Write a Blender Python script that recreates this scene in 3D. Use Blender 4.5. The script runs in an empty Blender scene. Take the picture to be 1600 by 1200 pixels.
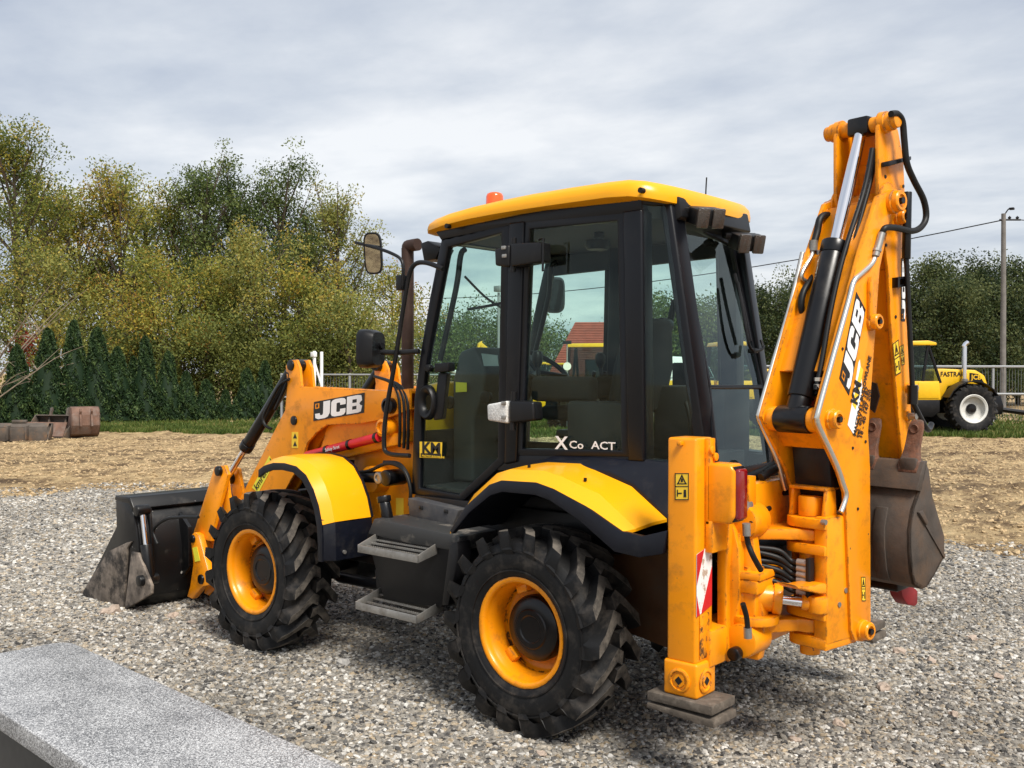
import bpy, bmesh, math, random
import numpy as np
from mathutils import Vector, Matrix
random.seed(7); rng = np.random.default_rng(7)
sc = bpy.context.scene
C = sc.collection
R = math.radians
# ------------------------------------------------------------------ camera
CF, CX, CY, CZ, CYAW, CPIT, CROL = 1554.99, -3.1493, 4.6117, 1.7676, -0.8552, -0.0110, 0.0016
_f = Vector((math.cos(CPIT)*math.cos(CYAW), math.cos(CPIT)*math.sin(CYAW), math.sin(CPIT)))
_r0 = Vector((math.sin(CYAW), -math.cos(CYAW), 0)); _u0 = _r0.cross(_f)
_r = _r0*math.cos(CROL)+_u0*math.sin(CROL); _u = -_r0*math.sin(CROL)+_u0*math.cos(CROL)
CAM = Vector((CX, CY, CZ))
cam = bpy.data.cameras.new('camera'); camo = bpy.data.objects.new('camera', cam); C.objects.link(camo)
m = Matrix((( _r.x, _u.x, -_f.x, CX), (_r.y, _u.y, -_f.y, CY), (_r.z, _u.z, -_f.z, CZ), (0, 0, 0, 1)))
camo.matrix_world = m
cam.sensor_width = 36; cam.lens = CF/1600*36; cam.clip_start = 0.05; cam.clip_end = 3000
sc.camera = camo
# ------------------------------------------------------------------ sky, sun, exposure
SUN_EL, SUN_AZ = R(52), R(158)          # azimuth measured from +X towards +Y
w = bpy.data.worlds.new('World'); sc.world = w; w.use_nodes = True
nt = w.node_tree; nt.nodes.clear()
def N(tree, typ, **kw):
    n = tree.nodes.new(typ)
    for k, v in kw.items(): setattr(n, k, v)
    return n
out = N(nt, 'ShaderNodeOutputWorld'); bg = N(nt, 'ShaderNodeBackground'); bg.inputs['Strength'].default_value = 0.1
sky = N(nt, 'ShaderNodeTexSky', sky_type='NISHITA'); sky.sun_disc = False
sky.sun_elevation = SUN_EL; sky.sun_rotation = R(90) - SUN_AZ; sky.dust_density = 2.0
tc = N(nt, 'ShaderNodeTexCoord'); sep = N(nt, 'ShaderNodeSeparateXYZ'); nt.links.new(tc.outputs['Generated'], sep.inputs[0])
# project the view direction on a flat cloud deck
zc = N(nt, 'ShaderNodeMath', operation='MAXIMUM'); nt.links.new(sep.outputs[2], zc.inputs[0]); zc.inputs[1].default_value = 0.0
za = N(nt, 'ShaderNodeMath', operation='ADD'); nt.links.new(zc.outputs[0], za.inputs[0]); za.inputs[1].default_value = 0.10
dx = N(nt, 'ShaderNodeMath', operation='DIVIDE'); nt.links.new(sep.outputs[0], dx.inputs[0]); nt.links.new(za.outputs[0], dx.inputs[1])
dy = N(nt, 'ShaderNodeMath', operation='DIVIDE'); nt.links.new(sep.outputs[1], dy.inputs[0]); nt.links.new(za.outputs[0], dy.inputs[1])
cmb = N(nt, 'ShaderNodeCombineXYZ'); nt.links.new(dx.outputs[0], cmb.inputs[0]); nt.links.new(dy.outputs[0], cmb.inputs[1])
mp = N(nt, 'ShaderNodeMapping'); mp.inputs['Rotation'].default_value = (0, 0, R(41)); mp.inputs['Scale'].default_value = (1.0, 1.25, 1)
nt.links.new(cmb.outputs[0], mp.inputs[0])
n1 = N(nt, 'ShaderNodeTexNoise'); n1.inputs['Scale'].default_value = 0.42; n1.inputs['Detail'].default_value = 8; n1.inputs['Roughness'].default_value = 0.52; n1.inputs['Distortion'].default_value = 0.25
n2 = N(nt, 'ShaderNodeTexNoise'); n2.inputs['Scale'].default_value = 2.1; n2.inputs['Detail'].default_value = 6; n2.inputs['Roughness'].default_value = 0.55
for n in (n1, n2): nt.links.new(mp.outputs[0], n.inputs['Vector'])
mx = N(nt, 'ShaderNodeMix', data_type='FLOAT'); mx.inputs[0].default_value = 0.3
nt.links.new(n1.outputs[0], mx.inputs[2]); nt.links.new(n2.outputs[0], mx.inputs[3])
cr = N(nt, 'ShaderNodeValToRGB'); nt.links.new(mx.outputs[0], cr.inputs[0])
e = cr.color_ramp.elements
e[0].position = 0.37; e[0].color = (2.15, 2.42, 2.95, 1)
e[1].position = 0.63; e[1].color = (4.6, 4.65, 4.7, 1)
en = cr.color_ramp.elements.new(0.5); en.color = (3.25, 3.45, 3.75, 1)
mc = N(nt, 'ShaderNodeMix', data_type='RGBA'); mc.inputs[0].default_value = 0.9     # cloud cover
nt.links.new(sky.outputs[0], mc.inputs[6]); nt.links.new(cr.outputs[0], mc.inputs[7])
nt.links.new(mc.outputs[2], bg.inputs['Color']); nt.links.new(bg.outputs[0], out.inputs[0])
sl = bpy.data.lights.new('sun', 'SUN'); sl.energy = 2.4; sl.angle = R(20); sl.color = (1.0, 0.95, 0.87)
slo = bpy.data.objects.new('sun', sl); C.objects.link(slo)
sdir = Vector((math.cos(SUN_EL)*math.cos(SUN_AZ), math.cos(SUN_EL)*math.sin(SUN_AZ), math.sin(SUN_EL)))
slo.rotation_euler = (-sdir).to_track_quat('-Z', 'Y').to_euler(); slo.location = (0, 0, 30)
vs = sc.view_settings; vs.view_transform = 'Standard'; vs.look = 'None'; vs.exposure = 1.05; vs.gamma = 1; vs.use_curve_mapping = False
# ------------------------------------------------------------------ helpers
def _ray(px, py): return _f + _r*((px-800)/CF) - _u*((py-600)/CF)
def U(px, py, ax, v):
    d = _ray(px, py); i = 'xyz'.index(ax); return CAM + d*((v-CAM[i])/d[i])
def UP(px, py, pt, n):
    d = _ray(px, py); return CAM + d*((pt-CAM).dot(n)/d.dot(n))
def AT(px, py, depth): return CAM + _ray(px, py)*depth
def GP(px, py): return U(px, py, 'z', 0.0)
FLATR = Vector((_r0.x, _r0.y, 0)); FLATF = Vector((_f.x, _f.y, 0)).normalized()
def GD(px, depth, z=0):                 # a spot on the ground in image column px, depth metres ahead
    p = CAM + FLATF*depth + FLATR*((px-800)/CF*depth); p.z = z; return p

_mats = {}
def mat(name, col, rough=0.5, metal=0.0, spec=0.5, var=0.0, vscale=8.0, dirt=None, dscale=3.0, damt=0.5, dlo=0.5, dhi=0.7, bump=0.0, bscale=60.0, coat=0.0, chips=None, rvar=0.0, wear=None):
    mt = bpy.data.materials.new(name); mt.use_nodes = True; t = mt.node_tree
    b = t.nodes['Principled BSDF']; b.inputs['Roughness'].default_value = rough; b.inputs['Metallic'].default_value = metal
    b.inputs['Specular IOR Level'].default_value = spec; b.inputs['Coat Weight'].default_value = coat; b.inputs['Coat Roughness'].default_value = 0.12
    c = N(t, 'ShaderNodeRGB'); c.outputs[0].default_value = (*col, 1); last = c.outputs[0]
    tcn = N(t, 'ShaderNodeTexCoord'); V = tcn.outputs['Object']
    def noise(s, d=6, r=0.6):
        n = N(t, 'ShaderNodeTexNoise'); n.inputs['Scale'].default_value = s; n.inputs['Detail'].default_value = d; n.inputs['Roughness'].default_value = r
        t.links.new(V, n.inputs['Vector']); return n.outputs[0]
    def rng_(src, a, b_, lo, hi):
        q = N(t, 'ShaderNodeMapRange'); q.inputs[1].default_value = a; q.inputs[2].default_value = b_; q.inputs[3].default_value = lo; q.inputs[4].default_value = hi
        t.links.new(src, q.inputs[0]); return q.outputs[0]
    def mixc(fac, a, colb):
        q = N(t, 'ShaderNodeMix', data_type='RGBA'); t.links.new(fac, q.inputs[0]); t.links.new(a, q.inputs[6]); q.inputs[7].default_value = (*colb, 1); return q.outputs[2]
    if var:
        f = rng_(noise(vscale), 0.3, 0.7, 1-var, 1+var)
        q = N(t, 'ShaderNodeVectorMath', operation='SCALE'); t.links.new(last, q.inputs[0]); t.links.new(f, q.inputs['Scale']); last = q.outputs[0]
    if dirt:
        f = rng_(noise(dscale, 9, 0.68), dlo, dhi, 0, damt); last = mixc(f, last, dirt)
        q = N(t, 'ShaderNodeMix', data_type='FLOAT'); t.links.new(f, q.inputs[0]); q.inputs[2].default_value = rough; q.inputs[3].default_value = 0.85
        t.links.new(q.outputs[0], b.inputs['Roughness'])
    if chips:
        f = rng_(noise(chips[1], 3, 0.5), chips[2], chips[2]+0.015, 0, 1); last = mixc(f, last, chips[0])
    if wear:                              # paint rubbed off along edges
        bv = N(t, 'ShaderNodeBevel'); bv.samples = 4; bv.inputs['Radius'].default_value = wear[1]; ge = N(t, 'ShaderNodeNewGeometry')
        dt = N(t, 'ShaderNodeVectorMath', operation='DOT_PRODUCT'); t.links.new(bv.outputs[0], dt.inputs[0]); t.links.new(ge.outputs['Normal'], dt.inputs[1])
        ed = rng_(dt.outputs['Value'], 0.985, 0.90, 0, 1); nn_ = rng_(noise(18, 8, 0.7), 0.47, 0.56, 0, 0.95)
        mu = N(t, 'ShaderNodeMath', operation='MULTIPLY'); t.links.new(ed, mu.inputs[0]); t.links.new(nn_, mu.inputs[1]); last = mixc(mu.outputs[0], last, wear[0])
    t.links.new(last, b.inputs['Base Color'])
    if rvar and not dirt:
        t.links.new(rng_(noise(5, 6), 0.3, 0.7, max(0, rough-rvar), rough+rvar), b.inputs['Roughness'])
    if bump:
        bn = N(t, 'ShaderNodeBump'); bn.inputs['Strength'].default_value = bump; bn.inputs['Distance'].default_value = 0.01
        t.links.new(noise(bscale, 4), bn.inputs['Height']); t.links.new(bn.outputs[0], b.inputs['Normal'])
    _mats[name] = mt; return mt
YEL = mat('machine_paint', (0.85, 0.285, 0.003), 0.32, spec=0.35, var=0.06, vscale=4, dirt=(0.20, 0.075, 0.012), dscale=9, damt=0.6, dlo=0.52, dhi=0.74, chips=((0.05, 0.04, 0.035), 34, 0.735), coat=0.12, bump=0.03, bscale=25, wear=((0.035, 0.022, 0.015), 0.014))
YELF = mat('fender_paint', (0.88, 0.385, 0.004), 0.30, spec=0.35, var=0.03, vscale=3, dirt=(0.40, 0.16, 0.02), dscale=6, damt=0.35, dlo=0.58, dhi=0.8, chips=((0.05, 0.04, 0.035), 30, 0.765), coat=0.1)
NAVY = mat('navy_plastic', (0.004, 0.005, 0.010), 0.42, spec=.35, var=0.2, dirt=(0.06, 0.055, 0.05), dscale=9, damt=0.25, dlo=0.55, dhi=0.8)
BLK = mat('black_plastic', (0.005, 0.005, 0.006), 0.42, spec=.35, var=0.2, dirt=(0.05, 0.046, 0.04), dscale=8, damt=0.2, dlo=0.55, dhi=0.8)
BLKP = mat('black_paint', (0.004, 0.004, 0.005), 0.28, spec=.4, dirt=(0.06, 0.05, 0.04), dscale=6, damt=0.25, dlo=0.55, dhi=0.75)
RUB = mat('hose_rubber', (0.005, 0.005, 0.005), 0.5, spec=.35, bump=0.05, bscale=200)
TYRE = mat('tyre_rubber', (0.006, 0.006, 0.0065), 0.6, spec=.3, var=0.25, vscale=6, dirt=(0.11, 0.092, 0.075), dscale=6, damt=0.55, dlo=0.50, dhi=0.74, bump=0.12, bscale=90)
CHR = mat('chrome', (0.86, 0.86, 0.88), 0.08, metal=1.0)
STL = mat('galvanised_steel', (0.36, 0.35, 0.33), 0.42, metal=0.75, var=0.25, dirt=(0.16, 0.12, 0.08), dscale=14, damt=0.6, dlo=0.45, dhi=0.7)
ALU = mat('bright_pipe', (0.68, 0.67, 0.62), 0.28, metal=0.9)
RUST = mat('worn_bucket_steel', (0.070, 0.055, 0.045), 0.6, metal=0.2, var=0.35, vscale=7, dirt=(0.13, 0.075, 0.042), dscale=5, damt=0.75, dlo=0.47, dhi=0.7, bump=0.18, bscale=40)
RUST2 = mat('rusty_tooth_steel', (0.13, 0.055, 0.03), 0.8, var=0.4, vscale=30, dirt=(0.10, 0.08, 0.07), dscale=18, damt=0.8, bump=0.4, bscale=70)
BKT = mat('black_bucket_paint', (0.0045, 0.0045, 0.005), 0.34, spec=.4, var=0.2, dirt=(0.10, 0.085, 0.07), dscale=5, damt=0.35, dlo=0.55, dhi=0.75, chips=((0.4, 0.38, 0.35), 22, 0.74))
EDGE = mat('worn_cutting_edge', (0.19, 0.155, 0.125), 0.7, metal=0.15, var=0.5, vscale=14, dirt=(0.018, 0.016, 0.015), dscale=9, damt=0.9, dlo=0.46, dhi=0.60, bump=0.2, bscale=30)
DARK = mat('cab_interior', (0.014, 0.015, 0.017), 0.6, var=0.15)
DARK2 = mat('interior_trim', (0.04, 0.046, 0.046), 0.55, var=0.1)
HEADL = mat('roof_lining', (0.05, 0.05, 0.05), 0.85)
RED = mat('red_paint', (0.55, 0.012, 0.02), 0.38, var=0.15)
REDL = mat('red_lens', (0.20, 0.004, 0.008), 0.12, coat=0.6)
ORL = mat('amber_lens', (0.85, 0.10, 0.008), 0.18, coat=0.6)
WHT = mat('white_print', (0.80, 0.80, 0.80), 0.4)
WHD = mat('worn_white_print', (0.78, 0.76, 0.74), 0.5, dirt=(0.35, 0.2, 0.1), dscale=20, damt=0.8, dlo=0.55, dhi=0.62)
BPR = mat('black_print', (0.008, 0.008, 0.009), 0.4)
YST = mat('yellow_sticker', (0.88, 0.56, 0.03), 0.4)
YST2 = mat('lemon_sticker', (0.80, 0.72, 0.05), 0.4)
MIR = mat('mirror_glass', (0.45, 0.47, 0.48), 0.02, metal=1.0)
LENS = mat('lamp_lens', (0.055, 0.046, 0.040), 0.2, metal=0.0, coat=0.6, bump=0.5, bscale=120)
FROST = mat('frosted_lens', (0.62, 0.62, 0.60), 0.45, var=0.4, vscale=160, bump=0.4, bscale=150)
EXH = mat('rusty_exhaust', (0.055, 0.030, 0.022), 0.65, metal=0.4, var=0.3, vscale=10)
SEATM = mat('seat_fabric', (0.012, 0.012, 0.014), 0.9, bump=0.2, bscale=300)
ASPH = mat('weathered_pad', (0.085, 0.068, 0.052), 0.85, var=0.3, vscale=20, dirt=(0.24, 0.20, 0.16), dscale=18, damt=0.6, bump=0.3, bscale=60)
def glassmat(name, tint, ior=1.36):
    mt = bpy.data.materials.new(name); mt.use_nodes = True; t = mt.node_tree; t.nodes.clear()
    o = N(t, 'ShaderNodeOutputMaterial'); tr = N(t, 'ShaderNodeBsdfTransparent'); tr.inputs[0].default_value = (*tint, 1)
    gl = N(t, 'ShaderNodeBsdfGlossy'); gl.inputs['Roughness'].default_value = 0.02; gl.inputs['Color'].default_value = (0.9, 1.0, 0.97, 1)
    fr = N(t, 'ShaderNodeFresnel'); fr.inputs['IOR'].default_value = ior
    df = N(t, 'ShaderNodeBsdfDiffuse'); df.inputs[0].default_value = (0.35, 0.36, 0.34, 1)
    ns = N(t, 'ShaderNodeTexNoise'); ns.inputs['Scale'].default_value = 9; ns.inputs['Detail'].default_value = 8; ns.inputs['Roughness'].default_value = 0.7
    tcn = N(t, 'ShaderNodeTexCoord'); t.links.new(tcn.outputs['Object'], ns.inputs['Vector'])
    q = N(t, 'ShaderNodeMapRange'); q.inputs[1].default_value = 0.52; q.inputs[2].default_value = 0.8; q.inputs[3].default_value = 0.0; q.inputs[4].default_value = 0.025
    t.links.new(ns.outputs[0], q.inputs[0])
    m0 = N(t, 'ShaderNodeMixShader'); t.links.new(q.outputs[0], m0.inputs[0]); t.links.new(tr.outputs[0], m0.inputs[1]); t.links.new(df.outputs[0], m0.inputs[2])
    mx_ = N(t, 'ShaderNodeMixShader'); t.links.new(fr.outputs[0], mx_.inputs[0]); t.links.new(m0.outputs[0], mx_.inputs[1]); t.links.new(gl.outputs[0], mx_.inputs[2])
    # one pane, one sheen: the far face of the pane only lets light through
    gq = N(t, 'ShaderNodeNewGeometry'); tp_ = N(t, 'ShaderNodeBsdfTransparent'); fin = N(t, 'ShaderNodeMixShader')
    t.links.new(gq.outputs['Backfacing'], fin.inputs[0]); t.links.new(mx_.outputs[0], fin.inputs[1]); t.links.new(tp_.outputs[0], fin.inputs[2]); t.links.new(fin.outputs[0], o.inputs[0]); return mt
GLS = glassmat('tinted_cab_glass', (0.76, 0.90, 0.845)); GLSR = glassmat('rear_cab_glass', (0.80, 0.89, 0.86), 1.62)

def tag(o, label=None, cat=None, group=None, kind=None):
    if label: o['label'] = label
    if cat: o['category'] = cat
    if group: o['group'] = group
    if kind: o['kind'] = kind
    return o
def empty(name, loc=(0, 0, 0), rz=0, parent=None):
    o = bpy.data.objects.new(name, None); o.empty_display_size = 0.2; o.location = loc; o.rotation_euler = (0, 0, rz); C.objects.link(o)
    if parent: o.parent = parent
    return o
class MB:
    def __init__(s): s.v = []; s.f = []
    def add(s, vs_, fs):
        b = len(s.v); s.v += [tuple(x) for x in vs_]; s.f += [tuple(i+b for i in f) for f in fs]; return s
    def box(s, c, d, M=None):
        x, y, z = (k/2 for k in d); c = Vector(c)
        vs_ = [Vector((a, b, e)) for a in (-x, x) for b in (-y, y) for e in (-z, z)]
        if M: vs_ = [M @ q for q in vs_]
        return s.add([q+c for q in vs_], [(0, 1, 3, 2), (4, 6, 7, 5), (0, 4, 5, 1), (2, 3, 7, 6), (0, 2, 6, 4), (1, 5, 7, 3)])
    def prism(s, pts, vec):             # pts: 3-D outline, pushed along vec
        pts = [Vector(q) for q in pts]; vec = Vector(vec); n = len(pts)
        nn = Vector((0, 0, 0))
        for i in range(n): nn += pts[i].cross(pts[(i+1) % n])
        if nn.dot(vec) > 0: pts.reverse()
        return s.add(pts+[q+vec for q in pts], [tuple(range(n)), tuple(range(2*n-1, n-1, -1))]+[((i+1) % n, i, n+i, n+(i+1) % n) for i in range(n)])
    def cyl(s, a, b, r, r2=None, n=16):
        a = Vector(a); b = Vector(b); r2 = r if r2 is None else r2; z = (b-a).normalized()
        x = z.orthogonal().normalized(); y = z.cross(x); vs_ = []
        for c, rr in ((a, r), (b, r2)):
            for i in range(n): t = 2*math.pi*i/n; vs_.append(c+x*math.cos(t)*rr+y*math.sin(t)*rr)
        return s.add(vs_, [tuple(range(n-1, -1, -1)), tuple(range(n, 2*n))]+[(i, (i+1) % n, n+(i+1) % n, n+i) for i in range(n)])
    def tube(s, pts, r, n=10, sub=6, smooth=True):
        P = [Vector(q) for q in pts]
        if smooth and len(P) > 2:
            Q = []
            for i in range(len(P)-1):
                p0 = P[max(i-1, 0)]; p1 = P[i]; p2 = P[i+1]; p3 = P[min(i+2, len(P)-1)]
                for k in range(sub):
                    t = k/sub; Q.append(0.5*((2*p1)+(p2-p0)*t+(2*p0-5*p1+4*p2-p3)*t*t+(3*p1-p0-3*p2+p3)*t**3))
            Q.append(P[-1]); P = Q
        T = [(P[min(i+1, len(P)-1)]-P[max(i-1, 0)]).normalized() for i in range(len(P))]
        x = T[0].orthogonal().normalized(); vs_ = []
        for i, q in enumerate(P):
            x = (x-T[i]*x.dot(T[i])).normalized(); y = T[i].cross(x)
            rr = r[i*len(r)//len(P)] if isinstance(r, (list, tuple)) else r
            for k in range(n): t = 2*math.pi*k/n; vs_.append(q+x*math.cos(t)*rr+y*math.sin(t)*rr)
        L = len(P)
        fs = [(i*n+k, i*n+(k+1) % n, (i+1)*n+(k+1) % n, (i+1)*n+k) for i in range(L-1) for k in range(n)]
        fs += [tuple(range(n-1, -1, -1)), tuple(range((L-1)*n, L*n))]
        return s.add(vs_, fs)
    def lathe(s, o, ax, prof, n=32, closed=False):   # prof: (distance along axis, radius)
        o = Vector(o); z = Vector(ax).normalized(); x = z.orthogonal().normalized(); y = z.cross(x); vs_ = []
        for a, r in prof:
            for k in range(n): t = 2*math.pi*k/n; vs_.append(o+z*a+x*math.cos(t)*r+y*math.sin(t)*r)
        L = len(prof); fs = []
        for i in range(L if closed else L-1):
            j = (i+1) % L
            fs += [(i*n+k, i*n+(k+1) % n, j*n+(k+1) % n, j*n+k) for k in range(n)]
        if not closed:
            if prof[0][1] > 1e-4: fs.append(tuple(range(n-1, -1, -1)))
            if prof[-1][1] > 1e-4: fs.append(tuple(range((L-1)*n, L*n)))
        return s.add(vs_, fs)
    def loft(s, rings, closed=True, caps=True):
        n = len(rings[0]); L = len(rings); vs_ = [q for r_ in rings for q in r_]
        kk = range(n) if closed else range(n-1)
        fs = [(i*n+k, i*n+(k+1) % n, (i+1)*n+(k+1) % n, (i+1)*n+k) for i in range(L-1) for k in kk]
        if caps and closed: fs += [tuple(range(n-1, -1, -1)), tuple(range((L-1)*n, L*n))]
        return s.add(vs_, fs)
    def sheet(s, grid, vec):            # grid of points thickened by vec (one vector or a function of the point)
        a = len(grid); b = len(grid[0]); vs_ = [Vector(q) for r_ in grid for q in r_]
        ov = [q+(vec(q) if callable(vec) else Vector(vec)) for q in vs_]; n = a*b; fs = []
        for i in range(a-1):
            for k in range(b-1):
                q = (i*b+k, i*b+k+1, (i+1)*b+k+1, (i+1)*b+k); fs += [q, tuple(n+j for j in reversed(q))]
        ring = [k for k in range(b)]+[i*b+b-1 for i in range(1, a)]+[(a-1)*b+k for k in range(b-2, -1, -1)]+[i*b for i in range(a-2, 0, -1)]
        for i in range(len(ring)): p, q = ring[i], ring[(i+1) % len(ring)]; fs.append((q, p, n+p, n+q))
        return s.add(vs_+ov, fs)
    def build(s, name, m, parent=None, bevel=0.0, seg=2, ang=38, smooth=True):
        me = bpy.data.meshes.new(name); bm = bmesh.new()
        vv = [bm.verts.new(q) for q in s.v]
        for f in s.f:
            try: bm.faces.new([vv[i] for i in f])
            except ValueError: pass
        bmesh.ops.recalc_face_normals(bm, faces=bm.faces[:])
        if bevel:
            ed = [e_ for e_ in bm.edges if len(e_.link_faces) == 2 and e_.calc_face_angle(0) > R(28)]
            if ed: bmesh.ops.bevel(bm, geom=ed, offset=bevel, segments=seg, affect='EDGES', clamp_overlap=True, profile=0.5)
        bm.to_mesh(me); bm.free()
        if smooth:
            me.polygons.foreach_set('use_smooth', [True]*len(me.polygons)); me.set_sharp_from_angle(angle=R(ang))
        if m: me.materials.append(m)
        o = bpy.data.objects.new(name, me); C.objects.link(o)
        if parent: o.parent = parent
        return o
def copy_tree(o, parent=None):
    c = o.copy(); C.objects.link(c); c.parent = parent
    for ch in list(o.children): copy_tree(ch, c)
    return c
def text_mesh(name, body, size, origin, xdir, ydir, m, parent, bold=0.0, align='LEFT', xs=1.0, depth=0.0006):
    cu = bpy.data.curves.new(name, 'FONT'); cu.body = body; cu.size = size; cu.offset = bold*size; cu.align_x = align; cu.resolution_u = 2; cu.extrude = depth
    o = bpy.data.objects.new(name, cu); C.objects.link(o)
    x = Vector(xdir).normalized(); y = (Vector(ydir)-x*Vector(ydir).dot(x)).normalized(); z = x.cross(y)
    dg = bpy.context.evaluated_depsgraph_get(); me = bpy.data.meshes.new_from_object(o.evaluated_get(dg))
    bpy.data.objects.remove(o); org = Vector(origin)
    for v_ in me.vertices: v_.co = org+x*v_.co.x*xs+y*v_.co.y+z*v_.co.z
    me.materials.clear(); me.materials.append(m)
    o2 = bpy.data.objects.new(name, me); C.objects.link(o2); o2.parent = parent; return o2
# ================================================================== the setting
_sn = [(rng.uniform(0, 2*np.pi), 2*np.pi/l, rng.uniform(0, 6.3), a) for l, a in ((9, .010), (5.3, .008), (3.1, .006), (1.7, .006), (.9, .006), (.55, .006), (.37, .006)) for _ in range(2)]
def hnoise(x, y): return sum(a*np.sin(k*(x*np.cos(t)+y*np.sin(t))+p) for t, k, p, a in _sn)
# lateral / forward coordinates of a ground sheet turned to lie along the yard
def bound(lat):                         # forward distance of the gravel's far edge
    return np.interp(lat, [-14, -7.4, -4.2, 0, 3, 5, 6.5, 9, 14], [14.6, 14.4, 15.2, 13.5, 11.0, 10.0, 9.6, 9.3, 9.0])
def bnd(lat): return bound(lat)+.35*np.sin(lat*1.9+.6)+.22*np.sin(lat*4.7)+.12*np.sin(lat*11.3)
RUTS = []
for k in range(40):
    y0 = rng.uniform(10.0, 28); RUTS.append((y0, rng.uniform(-.12, .12), rng.uniform(.2, 1.2), rng.uniform(.12, .35), rng.uniform(0, 6), rng.uniform(.08, .16), rng.uniform(.008, .026)))
def ground_h(lat, fw):
    g = hnoise(lat, fw); far = np.clip((fw-bnd(lat)-.1)/1.5, 0, 1); h = g*(.25+.9*far)-.012
    for y0, s, a, k, p, wd, dp in RUTS:
        d = fw-(y0+s*lat+a*np.sin(k*lat+p)); h = h+far*(-dp*np.exp(-(d/wd)**2)+dp*.55*np.exp(-((np.abs(d)-wd*2)/(wd*.7))**2))
    near = np.clip((np.hypot(lat-.2, fw-5.6)-3.6)/2, 0, 1)
    return h*near
def w2(lat, fw, z): return CAM.x+FLATF.x*fw+FLATR.x*lat, CAM.y+FLATF.y*fw+FLATR.y*lat, z
def damp(lat, fw):
    far = np.clip((fw-bnd(lat)-.1)/1.5, 0, 1); h = 0*lat
    for i, (y0, s, a, k, p, wd, dp) in enumerate(RUTS):
        if i % 3 == 0: d = fw-(y0+s*lat+a*np.sin(k*lat+p)); h = np.maximum(h, np.exp(-(d/(wd*1.8))**2)*np.clip(.55+.6*np.sin(lat*.7+p*3)+.3*np.sin(lat*2.9+p), 0, 1))
    return h*far
def grid_mesh(name, la, fa, zf, m, keep=None, dz=0.0, attr=None):
    LA, FA = np.meshgrid(la, fa); Z = zf(LA, FA)+dz; X, Y, Z = w2(LA, FA, Z)
    co = np.stack([X, Y, Z], -1).reshape(-1, 3); a, b = LA.shape
    idx = np.arange(a*b).reshape(a, b); q = np.stack([idx[:-1, :-1], idx[:-1, 1:], idx[1:, 1:], idx[1:, :-1]], -1).reshape(-1, 4)
    if keep is not None:
        cl = (LA[:-1, :-1]+LA[1:, 1:])/2; cf = (FA[:-1, :-1]+FA[1:, 1:])/2; q = q[keep(cl, cf).reshape(-1)]
        us = np.unique(q); mp_ = np.full(a*b, -1); mp_[us] = np.arange(len(us)); q = mp_[q]; co = co[us]
    o = raw_mesh(name, co, q, m)
    if attr: at = o.data.attributes.new('damp', 'FLOAT', 'POINT'); at.data.foreach_set('value', attr(LA, FA).astype(np.float32).ravel())
    return o
def raw_mesh(name, co, q, m, parent=None, smooth=True, tone=None):
    me = bpy.data.meshes.new(name); n = q.shape[1]
    me.vertices.add(len(co)); me.vertices.foreach_set('co', np.ascontiguousarray(co, dtype=np.float32).ravel())
    me.loops.add(q.size); me.loops.foreach_set('vertex_index', q.astype(np.int32).ravel())
    me.polygons.add(len(q)); me.polygons.foreach_set('loop_start', np.arange(0, q.size, n, dtype=np.int32))
    if smooth: me.polygons.foreach_set('use_smooth', np.ones(len(q), dtype=bool))
    if tone is not None:
        at = me.attributes.new('tone', 'FLOAT', 'FACE'); at.data.foreach_set('value', tone.astype(np.float32))
    me.update(calc_edges=True); me.materials.append(m)
    o = bpy.data.objects.new(name, me); C.objects.link(o)
    if parent: o.parent = parent
    return o
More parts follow.
